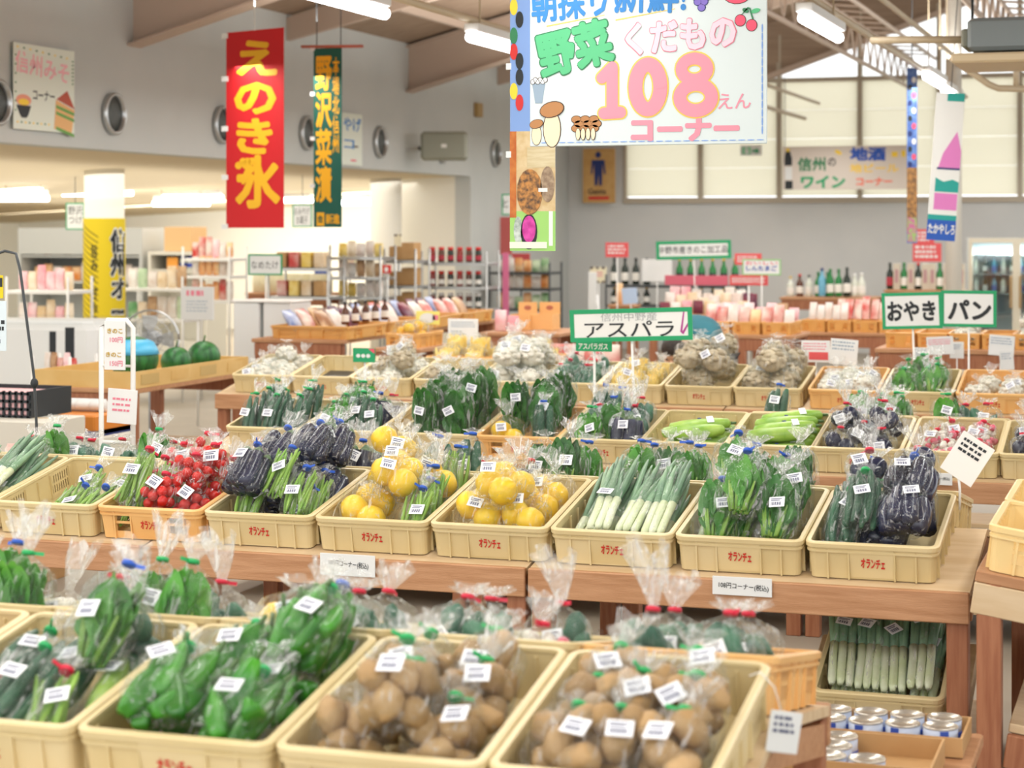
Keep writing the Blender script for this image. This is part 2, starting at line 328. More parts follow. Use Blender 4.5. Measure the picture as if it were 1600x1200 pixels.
# soffit room on the left: sloping ceiling, far wall, dividing wall
S('ceiling_back_room', MB().prism([(XW - .2, 2.32), (XW - .2, 2.45), (-19, 1.9), (-19, 1.775)], 5, 30.2), CEILB)
S('wall_back_room', MB().box(-19, XW - .2, 30, 30.2, 0, 2.6), WARM)
S('wall_back_room_side', MB().box(-19.2, -19, 5, 30, 0, 2.5), WARM)
S('wall_partition', MB().box(-9.02, XW - .2, YE, YE + .15, 0, 2.32), WARM)
for nm, px, Y in (('column_left', 163, 16.8), ('column_right', 603, 22.25)):
    p = atY(px, 400, Y); S(nm, MB().lathe([(.19, 0), (.19, 2.34)], 28, M=TR(p.x, p.y, 0)), WARM)
# tapered steel rafters and purlins
for i, (Y, zb) in enumerate(((8.4, 3.2), (14.5, 3.2), (20.7, 3.22))):
    m = MB(); f = lambda x: zb + .25 * (x - XW) + (.06 if x > XW + 1.2 else 0)
    zt = lambda x: slope_z(x) - .03
    m.prism([(XW, zb), (XW + 1.6, zb + .45), (1.5, zr - .4), (1.5, zr - .04), (XW, zt(XW))], Y - .012, Y + .012)
    m.prism([(XW, zb - .02), (XW + 1.6, zb + .43), (1.5, zr - .42), (1.5, zr - .40), (XW + 1.6, zb + .45), (XW, zb)], Y - .11, Y + .11)
    m.prism([(XW, zt(XW) - .02), (1.5, zr - .06), (1.5, zr - .04), (XW, zt(XW))], Y - .1, Y + .1)
    for kx in range(2):
        for kz in range(4): m.lathe([(.018, 0), (.018, .02)], 6, M=TR(XW + 1.28 + kx * .1, Y - .03, zb + .5 + kz * .075 - .09 * (1 - kx) * 0) @ RX(R(90)) @ TR(0, 0, -.01))
    S('beam_%d' % (i + 1), m, BEAMM)
for i, Y in enumerate((11.4, 17.5, 23.8)):
    m = MB(); zz = slope_z
    m.prism([(XW, 3.5), (XW + 2, zz(XW + 2) - .32), (1.5, zr - .3), (1.5, zr - .04), (XW, zz(XW) - .03)], Y - .04, Y + .04); S('beam_%d' % (i + 4), m, BEAMM)
for i, x in enumerate((-7.2, -5.7, -3.2, -1.0, .6)):
    z = slope_z(x) - .1; S('beam_%d' % (i + 7), MB().box(x - .03, x + .03, 4, YB, z - .06, z + .05), BEAMM)
# lattice girder and service pipes that run the length of the hall
m = MB()
for dz, dx in ((3.55, -3.3), (3.95, -3.3), (3.95, -3.0)): m.tube([(dx, 6, dz), (dx, YB, dz)], .025, 6)
for k in range(34): y = 6.2 + k * .6; m.tube([(-3.3, y, 3.55), (-3.3, y + .3, 3.95), (-3.3, y + .6, 3.55)], .012, 5); m.tube([(-3.3, y, 3.95), (-3.0, y + .3, 3.95)], .012, 5)
S('trim_girder', m, BEAMM)
m = MB()
for dz, dx in ((3.5, -1.55), (3.85, -1.55), (3.85, -1.2)): m.tube([(dx, 6, dz), (dx, YB - .2, dz)], .03, 6)
for k in range(33): y = 6.2 + k * .6; m.tube([(-1.55, y, 3.5), (-1.55, y + .3, 3.85), (-1.55, y + .6, 3.5)], .014, 5); m.tube([(-1.55, y, 3.85), (-1.2, y + .3, 3.85)], .014, 5)
S('trim_girder_over_aisle', m, BEAMM)
PIPE = pm('beige_pipe', 'c9b89a', .45)
m = MB()
for dx, dz in ((-4.25, 3.06), (-4.05, 3.2), (-2.0, 3.05), (-1.8, 3.2)):
    m.tube([(dx, 5, dz), (dx, 22, dz)], .022, 6)
for i, (dx, y1) in enumerate(((-4.2, 24), (-1.95, 20.5))): S('trim_conduit_%d' % (i + 1), MB().tube([(dx - .03, 5, 3.02), (dx - .03, y1, 3.02)], .024, 6).tube([(dx + .14, 5, 3.2), (dx + .14, y1, 3.2)], .02, 6), PIPE)
p = atY(1490, 200, 19); S('column_aisle', MB().lathe([(.075, 0), (.075, 5.6)], 18, M=TR(p.x, p.y, 0)), pm('white_column', 'd9d6cc', .6))
# ------------------------------------------------------------ lamps, vents, fittings
def batten(label, x, y, z, L=1.22, ang=R(90), top=None, grp='fluorescent lamps under the roof'):
    t = thing('fluorescent_lamp', label, 'lamp', TR(x, y, z) @ RZ(ang), grp)
    MB().bbox(-L / 2 + .02, L / 2 - .02, -.05, .05, .035, .09, .006).build('housing', WHM, t)
    MB().tube([(-L / 2, 0, .0), (L / 2, 0, .0)], .034, 10).build('tube', TUBE, t)
    if top:
        m = MB()
        for s in (-1, 1): m.tube([(s * L * .35, 0, .09), (s * L * .35, 0, top - z)], .006, 5)
        m.build('hanger', PIPE, t)
    return t
for k, (Y, lb) in enumerate(((9.75, 'long fluorescent lamp between the red and green banners, high up'), (12.4, 'fluorescent lamp just beside the top edge of the price sign'))):
    batten(lb, -4.2, Y, 2.9, top=slope_z(-4.2))
for px, py, lb in ((1284, 44, 'fluorescent lamp on the pipe row near the right roof slope, nearest one'), (1460, 127, 'fluorescent lamp above the tall blue patterned banner'), (1487, 149, 'farthest small fluorescent lamp behind the pink bottle banner')):
    p = atX(px, py, -1.95); batten(lb, p.x, p.y, p.z, L=1.22, top=slope_z(-1.95))
for i, (px, py, Z, L, lb) in enumerate(((10, 299, 22, .9, 'back room lamp farthest to the left, upper tube'), (36, 310, 21, .6, 'back room lamp farthest left, lower tube'), (152, 302, 24, .95, 'back room lamp behind the white round column'), (300, 309, 25, .85, 'back room lamp between column and red banner, upper tube'), (283, 318, 24, .75, 'back room lamp between column and red banner, lower tube'), (455, 313, 27, .62, 'back room lamp between the red and green banners'), (556, 317, 27, .5, 'back room lamp to the right of the green banner'))):
    p = at(px, py, Z); t = batten(lb, p.x, p.y, p.z, L, R(0), top=2.32 + (p.x - XW) * .05, grp='back room lamps')
VENT = (-8, 160), (175, 178), (345, 195), (478, 208), (592, 222), (690, 232), (773, 240)
def vent(px, py, lb):
    p = atX(px, py, XW); t = thing('wall_vent', lb, 'vent', TR(XW, p.y, p.z) @ RY(R(90)), 'round vents along the left wall')
    m = MB(); n = 28
    rings = []
    for r, z in ((.145, -.0), (.172, .0), (.172, .04), (.155, .05), (.143, .045), (.14, .0)): rings.append([(r * cos(2 * pi * i / n), r * sin(2 * pi * i / n), z) for i in range(n)])
    m.loft(rings, 0, True).build('collar', STEEL, t)
    MB().lathe([(.142, .0005), (.142, .012), (.07, .02), (.0, .03)], n).build('duct', HOLE, t)  # dark plug in the collar, its colour stands for shade inside the pipe
names = ['cut by the photo edge, beside the miso poster', 'between the miso poster and the red banner', 'half hidden behind the red banner edge', 'half hidden behind the green banner', 'between the green banner poster and the loudspeaker', 'hidden behind the loudspeaker', 'nearest the far corner, right of the loudspeaker']
for (px, py), nm in zip(VENT, names): vent(px, py, 'round steel wall vent ' + nm)
p = atX(655, 232, XW)
t = thing('wall_speaker', 'grey green loudspeaker on a bracket on the upper left wall', 'speaker', TR(XW, p.y, p.z))
GG = pm('grey_green_plastic', '8f9283', .5)
MB().tube([(0, 0, .0), (.25, -.15, .0), (.3, -.2, 0)], .022, 8).build('bracket', BLKM, t)
MB().bbox(-.26, .26, -.06, .16, -.15, .17, .03, M=TR(.42, -.32, 0) @ RZ(R(18))).build('cabinet', GG, t)
MB().box(-.03, .03, -.066, -.06, -.01, .03, M=TR(.42, -.32, 0) @ RZ(R(18))).build('badge', WHM, t)
p = atX(744, 172, XW); tag(MB().bbox(0, .06, -.09, .09, -.085, .085, .006, M=TR(XW, p.y, p.z)).build('junction_box', pm('tan_box', 'a98c58', .6)), 'small square tan box mounted high on the left wall', 'box')
# ceiling air conditioner on its shelf
p = at(1580, 60, 10.5); t = thing('air_conditioner', 'grey ceiling hung air conditioner unit at the top right', 'air conditioner', TR(*p))
MB().bbox(-.2, 1.1, -.3, .3, -.085, .085, .02).build('cabinet', pm('grey_unit', '808a8c', .45), t); MB().bbox(-.28, 1.15, -.34, .34, -.15, -.1, .01).build('drip_tray', pm('beige_unit', 'd6c3a0', .5), t)
MB().bbox(-.24, -.2, -.2, .1, -.06, .04, .01).build('side_cover', GG, t)
m = MB().tube([(-.24, 0, 0), (-.5, .02, .01), (-.75, .1, .02)], .02, 8); m.build('pipe', PIPE, t)
m = MB()
for x in (-.22, 1.0): m.tube([(x, .2, .08), (x, .2, 2.6)], .008, 5)
m.build('hanger', BLKM, t)
S('trim_drain_pipe', MB().tube([at(1485, 90, 13), at(1545, 132, 13), at(1560, 138, 13), at(1660, 140, 13)], .022, 8).tube([at(1588, 138, 13), at(1588, 90, 13)], .02, 8), PIPE)
# ------------------------------------------------------------ crates
CW, CL, CH = .364, .50, .105; PITCH = .385; TILT = R(10.3)
def rrect(w, l, r, z, fx=None, fy=None):
    """rounded rectangle loop; fx, fy: extra break points along the short and the long sides"""
    pts = []; n = 4
    def side(a, b, br, f):
        return [f(t) for t in (br if a < b else list(reversed(br)))]
    fx = fx or []; fy = fy or []
    for cx, cy, a0, s in ((w / 2 - r, -l / 2 + r, -90, 0), (w / 2 - r, l / 2 - r, 0, 1), (-w / 2 + r, l / 2 - r, 90, 2), (-w / 2 + r, -l / 2 + r, 180, 3)):
        for k in range(n + 1): a = R(a0 + 90 * k / n); pts.append((cx + r * cos(a), cy + r * sin(a), z, ''))
        if s == 0: pts += [(w / 2, y, z, 's') for y in fy]
        if s == 1: pts += [(x, l / 2, z, 'b') for x in reversed(fx)]
        if s == 2: pts += [(-w / 2, y, z, 's') for y in reversed(fy)]
        if s == 3: pts += [(x, -l / 2, z, 'f') for x in fx]
    return pts
def slots(c0, c1, n, w):
    r = []
    for k in range(n): x = c0 + (c1 - c0) * k / (n - 1); r += [x - w / 2, x + w / 2]
    return r
def crate_meshes(mat, front_slots):
    fy = slots(-.19, -.09, 8, .006) + slots(.09, .19, 8, .006)
    fx = slots(-.13, -.07, 6, .006) + slots(.07, .13, 6, .006) if front_slots else []
    m = MB(); t = .004; zs = [0, .024, .05, .058, .084, CH]
    def wall(off, flip):
        rings = []
        for z in zs:
            e = .005 * (1 - z / CH) + off
            rings.append(rrect(CW - 2 * e, CL - 2 * e, .02 - off, z, fx, fy))
        n = len(rings[0]); vs = [p[:3] for r in rings for p in r]; fs = []
        for k in range(len(zs) - 1):
            for i in range(n):
                j = (i + 1) % n; a, b = rings[0][i], rings[0][j]; hole = False
                if k in (1, 3) and a[3] and a[3] == b[3] and abs((a[1] - b[1]) + (a[0] - b[0])) < .0066: hole = True if a[3] in 's' or front_slots else False
                if a[3] == b[3] == 'b': hole = False
                if not hole: q = (k * n + i, k * n + j, (k + 1) * n + j, (k + 1) * n + i); fs.append(tuple(reversed(q)) if flip else q)
        m.add(vs, fs, 0, False); return rings
    wall(0, False); wall(t, True)
    bt = rrect(CW - .01, CL - .01, .02, 0); m.add([p[:3] for p in bt], [tuple(reversed(range(len(bt))))])
    m.add([(p[0] * .985, p[1] * .985, .005) for p in bt], [tuple(range(len(bt)))])
    sh = m
    m = MB(); rings = []
    for off, z in ((0, CH - .026), (.006, CH - .026), (.006, CH - .020), (.003, CH - .019), (.003, CH - .013), (.009, CH - .012), (.0095, CH), (.005, CH + .003), (-.006, CH + .003), (-.007, CH - .004)):
        rings.append([p[:3] for p in rrect(CW + 2 * off - .002, CL + 2 * off - .002, .022 + off, z)])
    m.loft(rings, 0, False); rim = m.mesh('rim', mat)
    m = sh
    for x in (-.125, -.065, .065, .125): m.box(x - .0025, x + .0025, -CL / 2 - .004, -CL / 2 + .012, 0, CH - .014); m.box(x - .0025, x + .0025, CL / 2 - .012, CL / 2 + .004, 0, CH - .014)
    for s in (-1, 1):
        for y in (-.2, -.08, 0, .08, .2): x = s * CW / 2; m.box(min(x + s * .004, x - s * .012), max(x + s * .004, x - s * .012), y - .0025, y + .0025, 0, CH - .014)
    shell = m.mesh('shell', mat)
    m = MB(); pl = m.add([(-.062, -CL / 2 + .003, .006), (.062, -CL / 2 + .003, .006), (.062, -CL / 2 - .005, CH - .008), (-.062, -CL / 2 - .005, CH - .008), (-.062, -CL / 2 + .02, .006), (.062, -CL / 2 + .02, .006), (.062, -CL / 2 + .01, CH - .008), (-.062, -CL / 2 + .01, CH - .008)], [(0, 1, 2, 3), (1, 5, 6, 2), (4, 0, 3, 7), (3, 2, 6, 7), (4, 5, 1, 0)])
    panel = pl.mesh('name_panel', mat)
    return shell, rim, panel
_cr = {}
def crate(M, label, mat=CREAM, fs=False, logo=True, name='produce_crate', grp=None, empty=False):
    k = (mat.name, fs)
    if k not in _cr: _cr[k] = crate_meshes(mat, fs)
    t = thing(name, label, 'crate', M, grp)
    for n, me in zip(('shell', 'rim', 'name_panel'), _cr[k]): put(n, me, t)
    if logo:
        a = atan2(.008, CH - .014)
        o = text('オランチェ', RED, t, .068, .03, TR(.004, -CL / 2 - .0022, .05) @ RX(a) @ RY(R(2)), bold=.0034)
    return t
def crate_M(x0, yf, back=False, sc=1.0, tilt=TILT):
    """bottom-centre matrix of a crate whose rim's low edge is at yf (sloping up from it) or, for the rear half of a table, whose high edge is at yf"""
    h, l = CH, CL; zr = ZR[round(yf - (BY if back else 0), 3)]
    if not back:
        cy, cz = yf + (l / 2) * cos(tilt), zr + (l / 2) * sin(tilt)
        M = TR(x0 + PITCH / 2, cy, cz) @ RX(tilt)
    else:
        cy, cz = yf + (l / 2) * cos(tilt), zr + l * sin(tilt) - (l / 2) * sin(tilt)
        M = TR(x0 + PITCH / 2, cy, cz) @ RX(-tilt)
    return M @ TR(0, 0, -CH)
# ------------------------------------------------------------ tables
FY, MY, RYY, SY = 3.08, 5.68, 8.22, 10.60; BY = .552; ZR = {FY: .815, MY: .795, RYY: .785, SY: .83}
def slope_table(label, x0, x1, yf, wood=True, shelf=True, zr=None, back=True, grp='two sided sloping display tables'):
    """two boards that rise from the front and rear edges to a ridge, aprons, four posts, a low shelf"""
    zr = ZR[yf]; t = thing('display_table', label, 'table', TR((x0 + x1) / 2, yf, 0), grp); w = (x1 - x0) / 2
    d = CL * cos(TILT) + .01; ry = CL * sin(TILT)
    zf = zr - CH * cos(TILT) - .004
    yb = 2 * d if back else d
    y0 = CH * sin(TILT)
    sl = lambda y: zf + (y - y0) * math.tan(TILT) if y < d + y0 else zf + (d) * math.tan(TILT) - (y - y0 - d) * math.tan(TILT)
    e = .045
    MB().prism([(y0 - e, sl(y0 - e) - .022), (y0 + d, sl(y0 + d) - .022), (y0 + d, sl(y0 + d)), (y0 - e, sl(y0 - e))], -w, w, M=RZ(R(90))).build('top_board', PLY, t)
    if back: MB().prism([(y0 + d, sl(y0 + d) - .022), (y0 + 2 * d + e, sl(y0 + 2 * d + e) - .022), (y0 + 2 * d + e, sl(y0 + 2 * d + e)), (y0 + d, sl(y0 + d))], -w, w, M=RZ(R(90))).build('top_board', PLY, t)
    z = sl(y0 - e)
    MB().bbox(-w, w, y0 - e - .02, y0 - e + .004, z - .085, z + .002, .003).build('apron', WOOD, t)
    ye = y0 + yb + (e if back else .0); z2 = sl(ye)
    MB().bbox(-w, w, ye - .004, ye + .02, z2 - .085, z2 + .002, .003).build('apron', WOOD, t)
    for s in (-1, 1):
        for y, zz in ((y0 - e + .035, z - .02), (ye - .035, z2 - .02)):
            MB().bbox(s * (w - .005) - .06 * (s > 0), s * (w - .005) + .06 * (s < 0), y - .03, y + .03, 0, zz, .003).build('leg', WOODV, t)
        MB().prism([(y0 - e + .06, z - .09), (y0 + d, sl(y0 + d) - .09), (ye - .06, z2 - .09), (ye - .06, z2 - .025), (y0 + d, sl(y0 + d) - .025), (y0 - e + .06, z - .025)] if back else [(y0 - e + .06, z - .09), (ye - .06, z2 - .09), (ye - .06, z2 - .025), (y0 - e + .06, z - .025)], s * w - .03 * (s > 0), s * w + .03 * (s < 0), M=RZ(R(90)) ).build('side_rail', WOOD, t)
    if shelf: MB().bbox(-w + .01, w - .01, y0 - e + .07, ye - .07, .12, .145, .003).build('shelf_board', PLY, t)
    return t
def flat_table(label, x0, x1, y0, y1, z, ap=.1, grp=None, rot=None, name='wooden_table', shelf=None):
    t = thing(name, label, 'table', TR((x0 + x1) / 2, (y0 + y1) / 2, 0) @ (RZ(rot) if rot else Matrix()), grp); w, l = (x1 - x0) / 2, (y1 - y0) / 2
    MB().bbox(-w, w, -l, l, z - .03, z, .004).build('tabletop', WOOD, t)
    for s in (-1, 1):
        for q in (-1, 1): MB().bbox(s * (w - .055) - .035, s * (w - .055) + .035, q * (l - .055) - .035, q * (l - .055) + .035, 0, z - .03, .003).build('leg', WOODV, t)
        MB().bbox(-w + .02, w - .02, s * (l - .025) - .015, s * (l - .025) + .015, z - .03 - ap, z - .031, .003).build('apron', WOODV, t)
    if shelf: MB().bbox(-w + .02, w - .02, -l + .06, l - .06, shelf - .025, shelf, .003).build('shelf_board', PLY, t)
    return t
slope_table('nearest sloping table, right half with the potato crates', -1.98, -.68, FY)
slope_table('nearest sloping table, left half with pepper and cucumber crates', -3.29, -1.99, FY)
slope_table('second sloping table, right half under leek and eggplant crates', -1.825, -.535, MY)
slope_table('second sloping table, middle part under tomato and bean crates', -3.12, -1.835, MY)
slope_table('second sloping table, far left part', -4.42, -3.13, MY)
slope_table('third sloping table, right part with eggplant and radish crates', -1.45, .1, RYY)
slope_table('third sloping table, middle part with gourd crates', -2.93, -1.46, RYY)
slope_table('third sloping table, left part with spinach crate', -4.22, -2.94, RYY)
slope_table('fourth sloping table, right part with mushroom crates', -2.3, 0.1, SY, back=False)
slope_table('fourth sloping table, middle part with yellow bags', -3.9, -2.31, SY, back=False)
slope_table('fourth sloping table, left part with black tray crate', -5.36, -3.91, SY, back=False)
# ------------------------------------------------------------ produce in bags
def film(w, d, h, tail, seed, neck=.011, n=26):
    rg = random.Random(seed); m = MB(); ph = [rg.uniform(0, 6.28) for _ in range(6)]; kf = rg.choice((5, 6, 7))
    prof = [(0, .35), (.015, .72), (.08, .93), (.2, 1.0), (.38, 1.0), (.55, .97), (.7, .93), (.82, .76), (.9, .46), (.96, .2), (1.0, 0)]
    rings = []
    for t, f in prof:
        r = []
        for i in range(n):
            a = 2 * pi * i / n; pl = (max(0, t - .35) / .65) ** 1.3
            q = 1 + .035 * sin(3 * a + ph[0] + t * 5) + .03 * sin(5 * a + ph[1] - t * 7) + .2 * pl * sin(kf * 2 * a + ph[2])
            ca, sa = cos(a), sin(a); e = .8
            cx, sx = math.copysign(abs(ca) ** e, ca), math.copysign(abs(sa) ** e, sa)
            rx = max(neck, f * w / 2) * q; ry = max(neck, f * d / 2) * q
            r.append((cx * rx, sx * ry, t * h))
        rings.append(r)
    m.loft(rings, 0, True, None, True, False)
    tr = []; lx, ly = rg.uniform(-.5, .5), rg.uniform(-.3, .3)
    for t, f in ((0, 0), (.12, .06), (.4, .42), (.75, .8), (1, 1)):
        r = []
        for i in range(n):
            a = 2 * pi * i / n; q = 1 + .42 * sin(kf * a + ph[3] + t) * t + .25 * sin((kf + 4) * a + ph[4]) * t
            rx = neck * .9 + f * w * .19 * q; ry = neck * .9 + f * w * .09 * q
            r.append((cos(a) * rx + lx * t * t * tail * .5, sin(a) * ry + ly * t * t * tail * .5, h + t * tail * (1 + .18 * sin(3 * a + ph[5]))))
        tr.append(r)
    m.loft(tr, 1, True)
    return m
def leafmesh(w, d, h, n, seed, lw=.045, stem=True, curl=.5):
    rg = random.Random(seed); m = MB()
    for k in range(n):
        a = rg.uniform(0, 2 * pi); r = sqrt(rg.random()); x, y = r * cos(a) * w * .36, r * sin(a) * d * .36
        L = h * rg.uniform(.45, .95); wd = lw * rg.uniform(.7, 1.3); az = rg.uniform(0, 2 * pi)
        M = TR(x * .6, y * .6, h * rg.uniform(.02, .12)) @ RZ(az) ; pts = []
        lean = rg.uniform(.02, .16) * (w + d)
        for j in range(6):
            t = j / 5; wj = wd * (.12 + .88 * max(0, sin(pi * min(1, max(0, (t - .22) / .78)) ** .8)) if stem else sin(pi * (t * .9 + .08)))
            yy = lean * t * t * curl * 2; zz = L * t - L * .12 * t ** 4
            wv = .2 * wj * sin(j * 2.1 + k)
            for sx, dz in ((-1, .25), (0, 0), (1, .25)): pts.append((sx * wj, yy + dz * wj + wv * (sx != 0), zz))
        fs = [(j * 3 + i, j * 3 + i + 1, j * 3 + i + 4, j * 3 + i + 3) for j in range(5) for i in range(2)]
        m.add(pts, fs, 0, True, M)
    # keep the foliage inside the bag
    m.v = [(max(-w * .47, min(w * .47, x)), max(-d * .47, min(d * .47, y)), max(.004, min(h * .97, z))) for x, y, z in m.v]
    return m
_pm = {}
def cached(key, fn):
    if key not in _pm: _pm[key] = fn()
    return _pm[key]
def longveg(key, L, r, mat, tip=.5, bend=.04, mat2=None, tipl=.12, prof=None):
    def f():
        m = MB(); N = 9; pts = []; rs = []
        for k in range(N):
            t = k / (N - 1); pts.append((bend * L * sin(pi * t), 0, (t - .5) * L))
            rs.append(r * (prof(t) if prof else (max(.12, min(1, (sin(pi * min(max(t, .02), .98)) ** .35))))))
        m.tube(pts, rs, 9)
        if mat2:
            m.m = [1 if (sum(m.v[i][2] for i in fc) / len(fc)) > (.5 - tipl) * L else 0 for fc in m.f]
        return m.mesh(key, [mat, mat2] if mat2 else mat)
    return cached(key, f)
def ballveg(key, rx, rz, mat, nz=.12, var=0):
    return cached(key + str(var), lambda: MB().ball(rx, rx * .95, rz, 12, 9, nz=nz, seed=var * 3.7 + 1).mesh(key, mat))
def peppermesh(key, L, r, mat, var):
    def f():
        m = MB(); n = 14; rings = []
        for k in range(9):
            t = k / 8; rr = r * (.25 + .85 * sin(pi * (t * .86 + .1)) ** .7)
            rings.append([(rr * (1 + .26 * cos(3 * (2 * pi * i / n) + var + k * .25)) * cos(2 * pi * i / n) + .12 * L * sin(pi * t) * (var % 2 - .3), rr * (1 + .26 * cos(3 * (2 * pi * i / n) + var + k * .25)) * sin(2 * pi * i / n), (t - .5) * L) for i in range(n)])
        m.loft(rings, 0, True, None, True, True); m.tube([(0, 0, L * .46), (.006, 0, L * .46 + .03)], .005, 6, 1)
        return m.mesh(key, [mat, CALX])
    return cached(key + str(var), f)
def leek_mesh(var):
    def f():
        m = MB(); rg = random.Random(var); L = .44
        m.tube([(0, 0, 0), (0, 0, .02), (.002, 0, .12), (.0, 0, .17)], [.008, .0125, .0125, .014], 9, 0)
        for k in range(4):
            a = k * 1.6 + var; dx, dy = .012 * cos(a), .007 * sin(a); l = L * rg.uniform(.8, 1)
            m.tube([(0, 0, .15), (dx, dy, .25), (dx * 2.0, dy * 2, l * .85), (dx * 2.4, dy * 2.0, l)], [.011, .0105, .008, .003], 7, 1)
        return m.mesh('leek_stalk', [LKW, LKG])
    return cached('leek%d' % var, f)
def scatter(parent, name, meshes, pts, rnd, tilt=0, spin=True):
    for k, p in enumerate(pts):
        M = TR(*p) @ (RZ(rnd.uniform(0, 6.28)) if spin else Matrix()) @ RX(rnd.gauss(0, tilt)) @ RY(rnd.gauss(0, tilt))
        put(name, meshes[k % len(meshes)], parent, M)
def ellpack(w, d, h, r, seed, n):
    """centres of round things of radius r packed in a bag"""
    rg = random.Random(seed); pts = []
    tries = 0
    while len(pts) < n and tries < 4000:
        tries += 1
        p = Vector((rg.uniform(-1, 1) * (w / 2 - r), rg.uniform(-1, 1) * max(.0, d / 2 - r), r * .9 + rg.random() * (h * .92 - 2 * r)))
        if (p.x / (w / 2 - r * .7)) ** 2 + (p.y / max(.01, d / 2 - r * .6)) ** 2 > 1.1: continue
        if all((p - q).length > 1.6 * r for q in pts): pts.append(p)
    return pts
def fill(t, k, w, d, h, rg):
    """the produce inside bag t"""
    s = rg.randrange(3)
    if k == 'p': scatter(t, 'potato', [ballveg('potato', .029, .036, POT, .25, v) for v in range(4)], ellpack(w, d, h, .030, s, 11), rg, 1.2)
    elif k == 't': scatter(t, 'tomato', [ballveg('tomato', .0165, .0155, TOM, .04)], ellpack(w, d, h, .0165, s, 16), rg, 1)
    elif k == 'T': scatter(t, 'tomato', [ballveg('tomato', .016, .015, TOM, .04), ballveg('yellow_tomato', .016, .0155, CHY, .04)], ellpack(w, d, h, .0165, s + 9, 13), rg, 1)
    elif k == 'y': scatter(t, 'yellow_fruit', [ballveg('yellow_fruit', .047, .045, YLW, .1, v) for v in range(2)], ellpack(w, d, h, .044, s, 4), rg, 1)
    elif k == 'o': scatter(t, 'orange', [ballveg('orange', .036, .035, ORAN, .03)], ellpack(w, d, h, .036, s, 5), rg, 1)
    elif k == 'a': scatter(t, 'apple', [ballveg('apple', .04, .038, APPL, .05)], ellpack(w, d, h, .04, s, 4), rg, 1)
    elif k == 'E': scatter(t, 'eggplant', [ballveg('round_eggplant', .036, .04, EGG, .06)], ellpack(w, d, h, .036, s, 5), rg, .6)
    elif k == 'r': scatter(t, 'radish', [ballveg('radish', .015, .018, RAD, .05), ballveg('white_radish', .014, .02, MUSHW, .05)], ellpack(w, d, h, .016, s, 14), rg, 1)
    elif k in 'czZe':
        key, L, r, mt, nn = {'c': ('cucumber', .205, .0145, CUC, 5), 'z': ('zucchini', .2, .021, CUC, 3), 'Z': ('pale_zucchini', .21, .026, ZUC, 1), 'e': ('eggplant', .15, .026, EGG, 5)}[k]
        L = min(L, h * .9)
        prof = (lambda t: .4 + .75 * sin(pi * (.12 + .62 * (1 - t))) ** 1.0 if t < .93 else .25) if k == 'e' else None
        me = longveg(key + '%.2f' % L, L, r, mt, bend=.06 if k != 'Z' else .01, mat2=CALX if k == 'e' else None, tipl=.13, prof=prof)
        for i in range(nn):
            u = (i - (nn - 1) / 2) / max(1, nn - 1) * 2
            put(key, me, t, TR(u * (w / 2 - r * 1.25), (-1) ** i * max(0, d / 2 - r * 1.2) * (.6 if nn > 1 else 0), h * .47 + rg.uniform(-.008, .008)) @ RY(rg.gauss(0, .06)) @ RZ(rg.uniform(0, 6)))
    elif k == 'g': 
        for i in range(8):
            a = i * .785; put('pepper', peppermesh('green_pepper', .125, .021, PEP, i % 3), t, TR(cos(a) * (w / 2 - .035), sin(a) * max(.012, d / 2 - .03), h * (.28 if i % 2 else .56)) @ RZ(rg.uniform(0, 6)) @ RX(rg.gauss(0, .45)))
    elif k in 'bB':
        me = longveg('green_bean', .16, .0062, BEAN, bend=.05); L = .16
        for i in range(15):
            put('bean_pod', me, t, TR(rg.uniform(-1, 1) * (w / 2 - .012), rg.uniform(-1, 1) * (d / 2 - .012), h * .46 + rg.uniform(-.012, .012)) @ RY(rg.gauss(0, .1)) @ RX(rg.gauss(0, .06)) @ RZ(rg.uniform(0, 6)))
    elif k == 'l':
        for i in range(3): put('leek_stalk', leek_mesh(rg.randrange(4)), t, TR((i - 1) * .025, rg.uniform(-.004, .004), .006) @ RZ(rg.uniform(0, 6)))
    elif k == 'v':
        for i in range(9): put('pepper', ballveg('dark_pepper', .024, .042, LEAFD, .3, i % 3), t, TR(rg.uniform(-1, 1) * (w / 2 - .03), rg.uniform(-1, 1) * (d / 2 - .027), h * rg.uniform(.2, .68)) @ RZ(rg.uniform(0, 6)) @ RX(rg.gauss(0, .7)))
    elif k in 'sSkK':
        mt = {'s': LEAF, 'S': LEAF, 'k': LEAFB, 'K': LEAFB, 'v': LEAFD}[k]
        me = cached('leaf' + k + str(s), lambda: leafmesh(w, d, h, 52 if k != 'S' else 60, s + 5, lw=.03 if k != 'S' else .038).mesh('leaves', mt)); put('leaves', me, t)
        if k in 'kKs':
            st = cached('stem' + k, lambda: stemmesh(w, d, h).mesh('stems', BEAN)); put('stems', st, t)
    elif k in 'mMn':
        mt = {'m': MUSH, 'M': MUSHW, 'n': ENOK}[k]
        me = cached('mush' + k + str(s), lambda: mushmesh(w, d, h, s, k).mesh('mushrooms', mt)); put('mushrooms', me, t)
def stemmesh(w, d, h):
    rg = random.Random(4); m = MB()
    for i in range(14):
        x, y = rg.uniform(-1, 1) * w * .3, rg.uniform(-1, 1) * d * .3
        m.tube([(x * .6, y * .6, .008), (x, y, h * .3), (x * 1.2, y * 1.2, h * .45)], [.005, .005, .003], 5)
    return m
